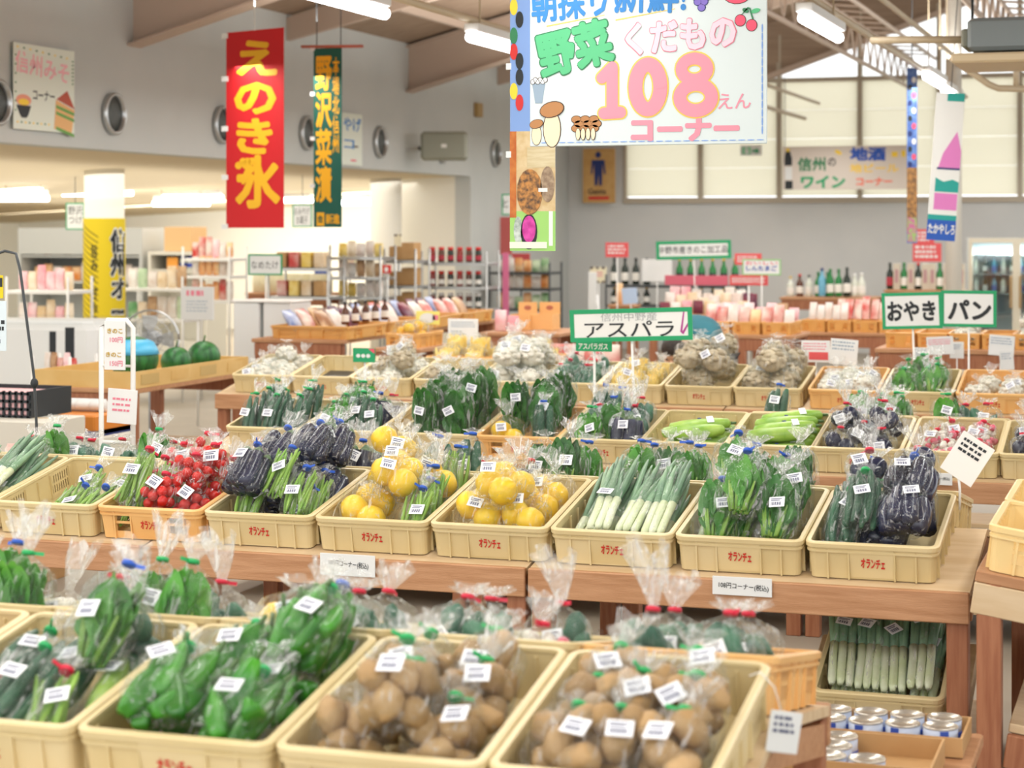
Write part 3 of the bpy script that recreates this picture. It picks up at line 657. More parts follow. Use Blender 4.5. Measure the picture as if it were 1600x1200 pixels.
def mushmesh(w, d, h, seed, k):
    rg = random.Random(seed * 7 + 1); m = MB()
    m.ball(w * .40, d * .40, h * .36, 12, 8, M=TR(0, 0, h * .38), nz=.2, seed=seed)
    if k == 'n':
        for i in range(46):
            x, y = rg.uniform(-1, 1) * w * .36, rg.uniform(-1, 1) * d * .36
            m.tube([(x * .7, y * .7, .01), (x, y, h * rg.uniform(.6, .85))], .004, 5); 
        return m
    for i in range(46):
        a, b = rg.uniform(0, 6.28), math.asin(rg.uniform(-.5, 1)); x, y, z = cos(b) * cos(a) * w * .41, cos(b) * sin(a) * d * .41, h * .4 + sin(b) * h * .38
        r = rg.uniform(.010, .018); m.ball(r, r, r * .7, 7, 5, M=TR(x, y, max(r, z)))
    return m
# code: (width, depth, height, tail, words, tie, lean, label size)
K = {
 'p': (.135, .115, .165, .07, 'brown potatoes', TIEG), 't': (.115, .085, .115, .07, 'small red tomatoes', TIER), 'T': (.115, .09, .12, .06, 'mixed small tomatoes', TIER),
 'y': (.165, .115, .15, .06, 'round yellow fruit', None), 'o': (.16, .12, .13, .05, 'oranges', None), 'a': (.16, .12, .14, .05, 'red apples', None),
 'E': (.145, .115, .135, .08, 'round dark eggplants', TIER), 'r': (.13, .08, .12, .05, 'red radishes', TIER), 'c': (.11, .075, .225, .07, 'dark green cucumbers', TIEG),
 'z': (.115, .075, .225, .06, 'green zucchini', TIEB), 'Z': (.07, .065, .235, .05, 'pale green squash', None), 'e': (.15, .11, .185, .07, 'dark eggplants', TIEB), 'g': (.15, .10, .185, .07, 'large green peppers', TIEG),
 'b': (.1, .055, .19, .06, 'slim green beans', TIEB), 'B': (.1, .055, .19, .06, 'pale bean pods', TIER), 'l': (.085, .05, .42, .03, 'green leeks', None),
 's': (.14, .085, .24, .05, 'dark green leaves', None), 'S': (.165, .10, .30, .03, 'tall spinach leaves', None), 'k': (.15, .09, .22, .05, 'bright green leaves', TIEB), 'K': (.15, .09, .2, .07, 'bright leafy greens', TIEG), 'v': (.15, .1, .16, .09, 'blue green peppers', TIER),
 'm': (.15, .13, .15, .05, 'beige mushroom clusters', None), 'M': (.13, .11, .12, .05, 'white mushrooms', None), 'n': (.14, .1, .13, .04, 'cream yellow mushrooms', None)}
BN = dict(p='potato_bag', t='tomato_bag', T='mixed_tomato_bag', y='yellow_fruit_bag', o='orange_bag', a='apple_bag', E='round_eggplant_bag', r='radish_bag', c='cucumber_bag', z='zucchini_bag', Z='squash_bag', e='eggplant_bag', g='pepper_bag', b='green_bean_bag', B='bean_pod_bag', l='leek_bag', s='dark_greens_bag', S='spinach_bag', k='bright_greens_bag', K='leafy_greens_bag', v='dark_pepper_bag', m='mushroom_bag', M='white_mushroom_bag', n='yellow_mushroom_bag')
ORD = ['first', 'second', 'third', 'fourth', 'fifth', 'sixth', 'seventh', 'eighth', 'ninth']
RG = random.Random(11)
def label_part(t, w, d, h, rg, big=1.0):
    W, H = .046 * big, .036 * big
    def f():
        m = MB(); m.box(-W / 2, W / 2, -.0006, .0006, -H / 2, H / 2, 0)
        for i in range(9): m.box(-W * .36 + i * W * .075, -W * .36 + i * W * .075 + W * .03 * (1 + i % 2), -.0009, -.0006, -H * .34, -H * .02, 1)
        for r in range(2): m.box(-W * .38, W * (.2 + .12 * r), -.0009, -.0006, H * (.1 + .16 * r), H * (.18 + .16 * r), 1)
        return m.mesh('price_label', [LBL, INK])
    me = cached('lab%.2f' % big, f); z = h * rg.uniform(.38, .66); x = rg.uniform(-.22, .22) * w
    put('price_label', me, t, TR(x, -d / 2 * 1.05 - .001, z) @ RZ(rg.gauss(0, .12)) @ RX(R(-4)) @ RY(rg.gauss(0, .35)))
def bag(k, M, label, grp, rg, sc=1.0, labelled=True, tie='kind', tail=None):
    w, d, h, tl, words, tm = K[k]
    if tie != 'kind': tm = tie
    t = thing(BN[k], label, 'bag', M @ SCL(sc, sc, sc), grp)
    v = rg.randrange(3); T_ = round((tl if tail is None else tail) * (.25, .6, 1.0)[v], 3)
    me = cached('film%s%d%.2f' % (k, v, T_), lambda: film(w, d, h, T_, v + 11 * (1 + ord(k[0]) % 7)).mesh('bag_film', [FILM, TAIL]))
    put('bag_film', me, t)
    if tm: put('tie', cached('tie' + tm.name, lambda: MB().lathe([(.011, -.005), (.0145, -.004), (.0145, .004), (.011, .005)], 12).box(.012, .034, -.001, .001, -.004, .004).mesh('tie', tm)), t, TR(0, 0, h * 1.005) @ RZ(rg.uniform(0, 6.28)))
    if labelled: label_part(t, w, d, h, rg, 1.0)
    fill(t, k, w, d, h, rg)
    return t
def seg_gap(p1, a1, l1, p2, a2, l2, s):
    """closest points of two bag axes, the across direction scaled by s"""
    A = Vector((p1[0] * s, p1[1], p1[2])); B = Vector((p2[0] * s, p2[1], p2[2])); best = None
    for i in range(7):
        P = A + a1 * (l1 * i / 6); t = max(0, min(l2, (P - B).dot(a2))); Q = B + a2 * t; d = (P - Q).length
        if best is None or d < best[0]: best = (d, P - Q)
    return best
def settle(items, sc, half_w, n=90):
    """push the bags of one crate apart until they hardly overlap, inside the crate's walls and on its floor"""
    for it in range(n):
        for i in range(len(items)):
            for j in range(i):
                a, b = items[i], items[j]; s = (a['d'] + b['d']) / (a['w'] + b['w'])
                dist, dv = seg_gap(a['c'], a['ax'], a['l'], b['c'], b['ax'], b['l'], s); need = (a['d'] + b['d']) / 2 * .95
                if dist < need:
                    if dv.length < 1e-4: dv = Vector((.2, .1, 1))
                    dv = dv.normalized()
                    if a['row'] > b['row']: dv = (dv + Vector((0, .25, .12))).normalized()
                    elif a['row'] < b['row']: dv = (dv + Vector((0, -.25, -.12))).normalized()
                    m = dv * (need - dist) * .5
                    for q, sg in ((a, 1), (b, -1)): q['c'] = [q['c'][0] + sg * m.x * .9, q['c'][1] + sg * m.y, q['c'][2] + sg * m.z]
        for q in items:
            r = q['d'] / 2; hw = max(0, half_w - q['w'] / 2); le = q['le']
            q['c'][0] = max(-hw, min(hw, q['c'][0]))
            le = q['le']; zmin = .010 + r * (cos(le) + 1.02 * sin(le))
            q['c'][2] = max(zmin, q['c'][2] - .0012)
            tip = q['c'][1] + q['l'] * sin(le)
            q['c'][1] = max(-CL / 2 + .02 + r * (sin(le) + cos(le)), q['c'][1])
            ymax = CL / 2 - .024 - r - ((q['l'] * 1.06 + .03) * sin(le) if q['c'][2] + q['l'] * cos(le) < CH + .03 else 0)
            q['c'][1] = max(-CL / 2 + .02 + r * (sin(le) + cos(le)), min(ymax, q['c'][1]))
def load(CM, phrase, rows, seed, grp=None, sc=1.0, lab=.8, tail=None, hw=CW / 2):
    """rows: (v 0..1 along the crate, height over its floor, lean, 'kinds across', centre u, half spread)"""
    rg = random.Random(seed); items = []
    rn = {1: [''], 2: ['front', 'back'], 3: ['front', 'middle', 'back'], 4: ['front', 'second', 'third', 'back'], 5: ['front', 'second', 'third', 'fourth', 'back']}[len(rows)]
    for ri, row in enumerate(rows):
        v, z, lean, ks = row[:4]; uc = row[4] if len(row) > 4 else 0; us = row[5] if len(row) > 5 else None
        real = [i for i, k in enumerate(ks) if k != '.']
        for q, i in enumerate(real):
            k = ks[i]; w, d, h = [x * sc for x in K[k][:3]]; n = len(ks)
            half = (hw - .030 - w / 2) if us is None else us
            u = uc + (0 if n == 1 else (i / (n - 1) * 2 - 1) * half) + rg.uniform(-.006, .006)
            le = R(lean + rg.uniform(-6, 6)); vv = v
            if k == 'l': le = R(77 + rg.uniform(-2, 2)); vv = min(v, .06)
            y = -CL / 2 + .02 + vv * (CL - .04)
            pos = ('only one' if len(real) == 1 else ('leftmost' if q == 0 else 'rightmost' if q == len(real) - 1 else ORD[q] + ' from left' if len(real) > 3 else 'centre one'))
            where = (rn[ri] + ' row') if rn[ri] else 'single row'
            ax = Vector((0, sin(le), cos(le))); r = d / 2
            items.append(dict(k=k, w=w, d=d, h=h, le=le, ax=ax, l=max(.01, h * .93 - 2 * r), row=ri, c=[u, y + ax.y * r, (.008 + z * (1.0 if lean < 17 else .6) + r) + rg.uniform(0, .004)], lb='bag of %s, %s in %s, %s' % (K[k][4], pos, where, phrase)))
    settle(items, sc, hw - .026)
    for q in items:
        r = q['d'] / 2; b = Vector(q['c']) - q['ax'] * r
        bag(q['k'], CM @ TR(b.x, b.y, b.z) @ RZ(rg.gauss(0, .05)) @ RX(-q['le']), q['lb'], grp or ('bags in the ' + phrase), rg, sc, rg.random() < lab, tail=tail)
# ------------------------------------------------------------ crates and what is in them
GF, GM, GR, GS = 'crates on the nearest table', 'crates on the second table', 'crates on the third table', 'crates on the fourth table'
def row(y, specs, grp, side=False):
    for sp in specs:
        x0, lab, phrase, rows, seed = sp[:5]; o = sp[5] if len(sp) > 5 else {}
        CM = crate_M(x0, y, side)
        crate(CM, lab, o.get('mat', CREAM), o.get('fs', False), grp=grp)
        if rows: load(CM, phrase, rows, seed, sc=o.get('sc', 1.0), lab=o.get('lab', .8), tail=o.get('tail'))
P = 'cream plastic crate with red lettering '
row(FY, [
 (-2.612, P + 'cut off at the near left corner, holding apples', 'apple crate at near corner', [(.2, .03, 40, '.aa'), (.62, .04, 30, '.aa')], 1),
 (-2.227, P + 'holding bagged cucumbers, nearest table, beside the pepper crate', 'near cucumber crate', [(.0, .0, 66, 'BcB', -.02), (.22, .02, 74, 'czZ', -.01), (.5, .01, 50, '.k', .06), (.62, .01, 25, '..v', .02)], 2),
 (-1.842, P + 'full of green pepper bags, nearest table', 'green pepper crate', [(.02, .0, 72, '.gg', .015), (.3, .0, 70, '.gg', .0), (.55, .0, 66, '.gg', .0), (.75, .0, 50, '..k', .03)], 3),
 (-1.457, P + 'of potatoes between the pepper crate and another potato crate', 'potato crate beside the peppers', [(.04, .0, 62, 'ppp', .01), (.27, .0, 62, '.pp', .0), (.5, .0, 58, '.pp', .0)], 4, dict(sc=1.0)),
 (-1.072, P + 'of potatoes at the right end of the nearest table', 'potato crate at table end', [(.05, .0, 62, 'ppp', .0), (.27, .0, 62, 'ppp', .0), (.5, .0, 58, '.pp', -.03)], 5, dict(sc=1.0)),
], GF)
row(FY + BY, [
 (-2.612, 'cream crate behind the apple crate, rear side of nearest table', 'crate behind the apples', [(.06, .02, 12, 'MK'), (.45, .03, 12, 'kM')], 6, dict(tail=.1)),
 (-2.227, 'cream crate behind the near cucumber crate, rear side of nearest table', 'crate behind the near cucumbers', [(.06, .02, 12, 'vK'), (.45, .04, 12, 'Kv')], 7, dict(tail=.1)),
 (-1.842, 'cream crate behind the pepper crate with yellow fruit, rear side', 'crate behind the peppers', [(.06, .02, 14, 'yv'), (.45, .04, 12, 'vv')], 8, dict(tail=.1)),
 (-1.457, 'cream crate behind the middle potatoes, rear side of nearest table', 'crate behind the middle potatoes', [(.05, .02, 16, 'vr'), (.45, .05, 12, 'vv')], 9, dict(tail=.1)),
 (-1.072, 'apricot slotted crate at the rear right corner of nearest table', 'apricot crate at table corner', [(.06, .03, 12, 'vv'), (.5, .05, 12, 'vv')], 10, dict(mat=ORNG, fs=True, tail=.12)),
], GF, True)
m0 = -.62 - 8 * PITCH
row(MY, [
 (m0 - PITCH, P + 'of leeks at the far left end of second table', 'left leek crate', [(.02, .0, 74, '.lll', .01), (.1, .05, 72, '..ll', .01)], 21),
 (m0, P + 'of green bean bags at the left, half empty', 'bean crate', [(.05, .0, 76, '..bb', .0), (.42, .02, 70, '.bb', .0)], 22),
 (m0 + PITCH, 'apricot slotted crate with red tomatoes and green beans, second table', 'tomato crate', [(.02, .0, 50, 'BBtt'), (.24, .06, 50, 'BBtt'), (.48, .12, 46, 'TTt'), (.74, .18, 40, 'TTT')], 23, dict(mat=ORNG, fs=True, sc=1.12)),
 (m0 + 2 * PITCH, P + 'of eggplants and asparagus-like beans, second table', 'eggplant and bean crate', [(.02, .0, 52, 'ebbb'), (.22, .05, 52, 'eebb'), (.46, .10, 65, 'eee'), (.72, .12, 55, 'zee')], 24),
 (m0 + 3 * PITCH, P + 'of yellow fruit beside green bean bags, second table', 'yellow fruit and bean crate', [(.02, .0, 46, 'y.b'), (.24, .03, 46, 'yyb'), (.48, .05, 44, 'yyb'), (.74, .08, 34, 'yyb')], 25),
 (m0 + 4 * PITCH, P + 'holding only yellow fruit bags, second table', 'yellow fruit crate', [(.06, .0, 55, 'yyy', .015), (.34, .02, 55, 'yyy'), (.66, .03, 48, 'yy', .02)], 26),
 (m0 + 5 * PITCH, P + 'filled with long leeks, second table', 'big leek crate', [(.0, .0, 74, 'llll'), (.05, .045, 72, '.lll', .02)], 27),
 (m0 + 6 * PITCH, P + 'of mixed leafy greens between leeks and cucumbers', 'leafy greens crate', [(.02, .0, 55, 'kks'), (.22, .05, 56, 'lks'), (.46, .08, 54, 'kss'), (.72, .10, 45, 'sk')], 28),
 (m0 + 7 * PITCH, P + 'of cucumbers and eggplants at the right end, second table', 'cucumber and eggplant crate', [(.02, .0, 62, 'cce'), (.22, .05, 66, 'cee'), (.46, .09, 62, 'cce'), (.72, .13, 50, 'EE', .05, .07)], 29),
], GM)
row(MY + BY, [
 (m0 - 1 * PITCH, 'cream crate on the rear side of second table, far left', 'rear far left crate', [(.08, .06, 10, 'vKv'), (.45, .07, 12, 'vv')], 31, dict(tail=.06)),
 (m0, 'cream crate on the rear side behind the bean crate', 'rear crate behind beans', [(.08, .07, 10, 'vKv'), (.45, .08, 12, 'vv')], 32, dict(tail=.06)),
 (m0 + PITCH, 'cream crate on the rear side behind the tomatoes', 'rear crate behind tomatoes', [(.1, .02, 12, 'MT.'), (.45, .05, 12, 'T.v')], 33),
 (m0 + 2 * PITCH, 'cream crate on the rear side behind the eggplants', 'rear crate behind eggplants', [(.1, .03, 12, 'zee'), (.45, .05, 12, 'ee')], 34),
 (m0 + 3 * PITCH, 'cream crate on the rear side behind the yellow fruit and beans', 'rear crate behind fruit-and-beans', [(.1, .05, 12, 'yz'), (.45, .05, 12, 'zE')], 35),
 (m0 + 4 * PITCH, 'cream crate on the rear side behind the yellow fruit', 'rear crate behind yellow fruit', [(.1, .03, 12, 'Es.'), (.45, .05, 12, 'sk')], 36),
 (m0 + 5 * PITCH, 'cream crate on the rear side behind the big leek crate', 'rear crate behind leeks', [(.1, .04, 12, 'ksk'), (.45, .05, 12, 'kk')], 37),
 (m0 + 6 * PITCH, 'cream crate on the rear side behind the leafy greens', 'rear crate behind leafy greens', [(.1, .03, 12, 'ks.')], 38),
 (m0 + 7 * PITCH, 'cream crate at the rear right corner of second table', 'rear right corner crate', [(.1, .0, 12, 'e.')], 39),
], GM, True)
row(RYY, [
 (-4.127, P + 'of dark cucumber bags, left end of third table', 'left cucumber crate', [(.04, .01, 38, 'ccc'), (.3, .05, 36, 'ccc'), (.58, .07, 30, 'cc')], 41),
 (-3.747, P + 'of cucumbers, eggplants and peppers, third table', 'mixed vegetable crate', [(.04, .01, 42, '.gc'), (.3, .04, 40, 'gce'), (.6, .07, 32, 'ggE')], 42),
 (-3.281, P + 'of tall spinach bags, third table', 'spinach crate', [(.06, .02, 12, 'SSS'), (.36, .05, 14, 'SSS'), (.66, .07, 14, 'SS')], 43),
 (-2.905, 'apricot slotted crate of yellow fruit and tall leaves, third table', 'apricot leaf crate', [(.03, .0, 18, 'yz'), (.22, .02, 20, '.SS'), (.5, .04, 20, 'nSS')], 44, dict(mat=ORNG, fs=True)),
 (-2.53, P + 'of leaves and one dark eggplant bag, third table', 'eggplant and leaf crate', [(.04, .0, 30, 'K.e'), (.3, .04, 32, 'vkv'), (.6, .07, 28, 'zzv')], 45, dict(tail=.09)),
 (-2.163, P + 'of pale green squash, left one of a pair', 'left pale squash crate', [], 46),
 (-1.79, P + 'of pale green squash, right one of a pair', 'right pale squash crate', [], 47),
 (-1.43, P + 'of round dark eggplants, third table', 'round eggplant crate', [(.06, .0, 30, 'EEE'), (.32, .04, 32, 'EEE'), (.6, .06, 25, 'EE', .04)], 48, dict(tail=.1)),
 (-1.043, P + 'of red and white radish bags, third table', 'radish crate', [(.1, .0, 60, '.rr'), (.36, .0, 60, 'rrr'), (.64, .02, 50, '.rr')], 49),
 (-.667, P + 'of dark eggplants at the right photo edge, third table', 'right edge eggplant crate', [(.06, .0, 30, 'EEE'), (.36, .04, 30, 'EE')], 50),
], GR)
SQB = cached('squash_body', lambda: MB().tube([(0, 0, -.15), (0, 0, -.14), (.004, 0, -.08), (.012, 0, 0), (.008, 0, .08), (0, 0, .135), (0, 0, .148)], [.008, .022, .031, .034, .031, .022, .008], 14).mesh('squash_body', ZUC)); SQS = MB().tube([(0, 0, .145), (.004, 0, .175)], [.008, .006], 6).mesh('stem', CALX); SQT = MB().lathe([(.0338, -.008), (.0352, -.007), (.0352, .007), (.0338, .008)], 16).mesh('paper_band', NAVY); SQL = MB().box(-.02, .02, -.037, -.0355, -.016, .016).mesh('price_label', LBL)
for x0, nm, n in ((-2.163, 'left', 6), (-1.79, 'right', 8)):
    CM = crate_M(x0, RYY)
    for i in range(n):
        lay = i // 4; v = i % 4
        t = thing('pale_squash', 'pale green squash, %s from the front in %s layer, %s pale squash crate' % (ORD[v], ('bottom', 'upper')[lay], nm), 'squash', CM @ TR(.008 + .008 * (v % 2), -.14 + v * .088 + lay * .06, .05 + lay * .058) @ RZ(R(12 + 7 * (v % 2) + lay * 5)) @ RY(R(90)) @ RZ(R(-90)) @ SCL(.98, .98, .92), 'squash in the %s pale squash crate' % nm)
        put('squash_body', SQB, t); put('stem', SQS, t)
        if (i + lay) % 3 != 2: put('paper_band', SQT, t)
        if i % 2: put('price_label', SQL, t, TR(.01, 0, .045) @ RZ(R(25)))
row(RYY + BY, [
 (-4.127, 'cream crate on the rear side behind the left cucumber crate', 'rear crate behind left cucumbers', [(.2, .0, 12, 'M.M')], 51),
 (-1.79, 'cream crate on the rear side behind the right pale squash', 'rear crate behind right squash', [(.1, .03, 12, 'z..')], 52),
 (-1.43, 'cream crate on the rear side behind the round eggplants', 'rear crate behind round eggplants', [(.12, .05, 10, 'KKK'), (.42, .09, 10, 'KK')], 53),
 (-1.043, 'cream crate on the rear side behind the radishes', 'rear crate behind radishes', [(.12, .02, 10, 'Kvv')], 54),
], GR, True)
Q = 'cream plastic crate on the fourth table, '
row(SY, [
 (-5.28, Q + 'left end, holding small white mushrooms', 'left white mushroom crate', [(.05, .02, 30, 'MMM'), (.36, .04, 30, 'MMM'), (.66, .05, 20, 'MMM')], 61, dict(lab=.3)),
 (-4.52, Q + 'holding pale mushrooms beside the black tray', 'pale mushroom crate', [(.05, .01, 30, 'MMm'), (.36, .03, 30, 'mMM'), (.66, .04, 20, 'MmM')], 62, dict(lab=.3)),
 (-4.13, Q + 'hidden behind the spinach bags', 'crate behind the spinach', [(.1, .02, 30, 'mM'), (.5, .04, 20, 'Mm')], 63, dict(lab=.3)),
 (-3.74, Q + 'heaped high with white mushrooms', 'heaped white mushroom crate', [(.05, .05, 30, 'MMM'), (.3, .10, 40, 'MMM'), (.52, .2, 35, 'MMM'), (.78, .24, 30, 'MM')], 64, dict(lab=.4, sc=1.2)),
 (-3.39, Q + 'holding blue green peppers below the green sign', 'blue green pepper crate', [(.1, .04, 30, 'vv'), (.4, .05, 45, 'vv'), (.7, .07, 35, 'vv')], 65, dict(lab=.3)),
 (-3.04, Q + 'holding cream yellow mushrooms', 'yellow mushroom crate', [(.05, .02, 30, 'nnn'), (.34, .04, 40, 'nnn'), (.64, .07, 35, 'nn')], 66, dict(lab=.4)),
 (-2.65, Q + 'left one of two heaped with beige mushrooms', 'left beige mushroom crate', [(.05, .02, 25, 'mmm'), (.32, .05, 35, 'mmm'), (.6, .08, 35, 'mmm')], 67, dict(lab=.4, sc=1.12, tail=.02)),
 (-2.27, Q + 'right one of two heaped with beige mushrooms', 'right beige mushroom crate', [(.05, .03, 25, 'mmm'), (.32, .05, 35, 'mmm'), (.6, .08, 35, 'mm')], 68, dict(lab=.4, sc=1.12, tail=.02)),
 (-1.86, Q + 'level full of white mushrooms', 'level white mushroom crate', [(.05, .01, 40, 'MMM'), (.36, .02, 40, 'MMM'), (.68, .03, 30, 'MMM')], 69, dict(lab=.3, mat=ORNG)),
 (-1.47, Q + 'holding dark green leaves at the right', 'right dark leaf crate', [(.1, .0, 50, 'KKK'), (.46, .01, 45, 'KKK')], 70, dict(lab=.3)),
 (-1.08, 'apricot crate on the fourth table with white mushrooms, next to leaf crate', 'apricot mushroom crate', [(.1, .0, 40, 'M.M'), (.46, .02, 40, '.MM')], 71, dict(mat=ORNG, lab=.3)),
 (-.69, 'apricot crate on the fourth table at the right photo edge', 'edge mushroom crate', [(.1, .0, 40, 'MM'), (.46, .02, 40, 'MM')], 72, dict(mat=ORNG, lab=.3)),
], GS)
CM = crate_M(-4.9, SY); crate(CM, Q + 'nearly empty with a black tray inside', grp=GS)
tag(MB().bbox(-.13, .13, -.19, .19, .008, .03, .01).add([(-.12, -.18, .0305), (.12, -.18, .0305), (.12, .18, .0305), (-.12, .18, .0305)], [(0, 1, 2, 3)]).build('tray', pm('black_plastic', '23252a', .35), None, CM), 'black plastic tray lying in the nearly empty cream crate', 'tray')
# crate of leeks on the low shelf of the second table, right end
CM = TR(-.80, MY + .30, .345) @ RX(R(19))
crate(CM, 'shaded cream crate of leeks on the low shelf at the right', grp=GM)
load(CM, 'shelf leek crate', [(.0, .0, 77, 'llll'), (.08, .045, 75, 'llll', .0)], 81)
tag(MB().bbox(-.24, .24, -.25, .25, -.06, -.002, .004).build('riser_board', PLY, None, CM), 'sloping board under the shelf leek crate', 'board')
for i, x in enumerate((-1.3, -1.75, -2.3, -2.75, -3.4, -3.9)):
    CM = TR(x, MY + .42, .148); crate(CM, 'shaded cream crate under second table, place %s from right' % ORD[i + 1], logo=False, grp='crates on the low shelf')
    load(CM, '%s shelf crate from right' % ORD[i + 1], [(.2, .02, 30, 'vzv'), (.6, .04, 30, 'ev')], 90 + i, lab=.4)
# ------------------------------------------------------------ signs and banners
SIGNW = pm('pale_sign_board', 'cfdada', .6); GREEN2 = pm('mint_marker', '55b880', .6); GRND = pm('dark_green_marker', '2f7d52', .6); PPK = pm('pale_pink_marker', 'f0cbd8', .6); PK2 = pm('rose_marker', 'df8fa0', .6); PKD = pm('deep_pink_marker', 'e07f93', .6)
YOL = pm('yellow_marker', 'eec95a', .6); TANM = pm('tan_marker', 'b07c4c', .6); CRM = pm('cream_marker', 'f0dcb8', .6); OUTL = pm('brown_line', '4a3428', .6); VIO = pm('violet_marker', '7d6bc0', .6); GRYP = pm('grey_marker', '8fa3b5', .6); REDM = pm('red_marker', 'e0506c', .6)
RB = pm('red_banner_cloth', 'c4161f', .7); YT = pm('gold_print', 'e9b21e', .6); GB = pm('green_banner_cloth', '0f5a4c', .7); YB_ = pm('yellow_banner_cloth', 'dcc414', .65); YB2 = pm('olive_stripe', '97850e', .65); BB = pm('blue_banner_cloth', '7fa0d8', .7); BBD = pm('strong_blue', '2456b0', .7)
ceil_at = lambda x: slope_z(x) - .005
# 108 price sign
s = Card('hanging_sign', 'big white hand-lettered price sign for vegetables and fruit, reading 108', 'sign', 825, -95, 1195, 227, 6.5, SIGNW, th=.008)
for x in (-.33, .33): s.stick(zup=ceil_at(s.M.translation.x), x=x, mat=WHM, r=.0025, name='string')
s.text('朝採り!', 897, -2, 140, 58, BLUE, .003, R(-3)); s.text('新鮮!', 1018, -8, 110, 58, BLUE, .003, R(2))
for (x, y) in ((900, 33), (1010, 27)):
    s.poly([(x - 48, y + 2), (x + 45, y - 12), (x + 45, y - 11), (x - 48, y + 4)], YOL, 'underline')
s.text('野菜', 897, 72, 124, 78, GRND, .0065, R(-12), lay=1); s.text('野菜', 897, 72, 120, 74, GREEN2, .0048, R(-12), lay=2)
s.text('くだもの', 1063, 57, 174, 54, PKD, .0058, R(-3), lay=1); s.text('くだもの', 1063, 57, 171, 51, PPK, .0042, R(-3), lay=2)
EI = [(1013 + 19.5 * cos(k * pi / 14), 136 + 35 * sin(k * pi / 14)) for k in range(28)]
ET = [(1085 + 20 * cos(k * pi / 10), 110 + 16.5 * sin(k * pi / 10)) for k in range(20)]; EB = [(1087 + 24.5 * cos(k * pi / 12), 154 + 20.5 * sin(k * pi / 12)) for k in range(24)]
for wd, mt, ly in ((27, YOL, 1), (22.5, PK2, 2)):
    s.stroke([(941, 120), (957, 104), (957, 174)], wd - 4, mt, lay=ly); s.stroke([(944, 176), (970, 175)], wd - 4, mt, lay=ly); s.stroke(EI, wd, mt, lay=ly, closed=True)
    s.stroke(ET, wd - 4, mt, lay=ly, closed=True); s.stroke(EB, wd - 2, mt, lay=ly, closed=True)
s.text('えん', 1146, 161, 50, 24, PK2, .001); s.text('コーナー', 1070, 203, 168, 38, PK2, .006)
def mushroom(cx, cy, k, tilt=0):
    s.oval(cx, cy + 28 * k, 16 * k, 32 * k, OUTL, 'outline', 1); s.oval(cx, cy + 28 * k, 14.5 * k, 30.5 * k, CRM, 'drawing', 2)
    s.oval(cx, cy - 6 * k, 22 * k, 14 * k, OUTL, 'outline', 3, a=R(-14)); s.oval(cx, cy - 6 * k, 20.5 * k, 12.5 * k, TANM, 'drawing', 4, a=R(-14))
mushroom(861, 174, .92); mushroom(836, 194, .52)
for k in range(9): s.oval(900 + 14 * (k % 3) + 4 * (k // 3 % 2), 185 + 7 * (k // 3), 8.5, 6.5, OUTL, 'outline', 1); s.oval(900 + 14 * (k % 3) + 4 * (k // 3 % 2), 185 + 7 * (k // 3), 7.4, 5.5, TANM, 'drawing', 2)
for k in range(4): s.oval(903 + 8 * k, 208, 4, 10, OUTL, 'outline', 3); s.oval(903 + 8 * k, 208, 3.2, 9, CRM, 'drawing', 4)
s.poly([(829, 127), (850, 127), (845, 158), (834, 158)], GRYP, lay=1)
for k in range(6): s.oval(830 + 4 * k, 124 - 3 * (k % 2), 4, 4.5, OUTL, 'outline', 1); s.oval(830 + 4 * k, 124 - 3 * (k % 2), 3, 3.5, WHT, 'drawing', 2)
for i, (x, y) in enumerate(((1087, -2), (1097, -4), (1106, -2), (1090, 6), (1100, 6), (1096, 15))): s.oval(x, y, 6.5, 6.5, NAVY, 'outline', 1); s.oval(x, y, 5.4, 5.4, VIO, 'drawing', 2)
s.oval(1150, -10, 25, 22, OUTL, 'outline', 1); s.oval(1150, -10, 24, 21, REDM, 'drawing', 2)
for x, y in ((1155, 37), (1172, 45)): s.oval(x, y, 8.8, 9.6, OUTL, 'outline', 1); s.oval(x, y, 7.8, 8.6, REDM, 'drawing', 2)
s.poly([(1156, 29), (1168, 19), (1173, 36), (1175, 36), (1170, 18), (1166, 17)], GRND, lay=3); s.oval(1178, 23, 7, 3.5, GREEN2, 'drawing', 3, a=R(-15)); s.oval(1163, 22, 5, 3.5, GRND, 'drawing', 3, a=R(30))
for k in range(13): s.oval(1188, 50 + k * 13, 1.2, 7, BB, 'border_line', 1, 8)
for k in range(26): s.oval(835 + k * 14, 221, 6, .9, BB, 'border_line', 1, 8)
# fruit and mushroom photo banner half hidden behind the price sign
s = Card('nobori_banner', 'tall printed banner with mushroom photo and green foot, behind price sign', 'banner', 797, -60, 868, 392, 7.6, BB, th=.003)
s.stick(zup=ceil_at(s.M.translation.x) - .04, mat=WHM, r=.003, name='string')
s.rect(797, 205, 868, 330, pm('straw_print', 'd8c49c', .7, 'c9ad7c', 25), 'photo_print'); s.rect(797, 205, 807, 340, pm('rust_print', 'c77c3a', .7, 'b5602c', 30), 'photo_print', 2); s.rect(824, 230, 868, 262, pm('wood_print', 'd6caa8', .7, 'c8b890', 12, stretch=(1, 1, 6)), 'photo_print', 2)
BRK = pm('mushroom_print', '5a4535', .7, 'c58a4a', 60)
s.oval(828, 300, 20, 36, BRK, 'photo_print', 3); s.oval(856, 288, 11, 28, pm('mushroom_print_grey', '8a7460', .7, 'b09a80', 60), 'photo_print', 3)
s.rect(797, 330, 868, 392, pm('leaf_green_print', '9ccf72', .7), 'photo_print'); s.oval(827, 362, 13, 28, BLK, 'photo_print', 2); s.oval(827, 358, 10.5, 21, pm('magenta_print', 'd94fae', .7, 'b8308c', 40), 'photo_print', 3)
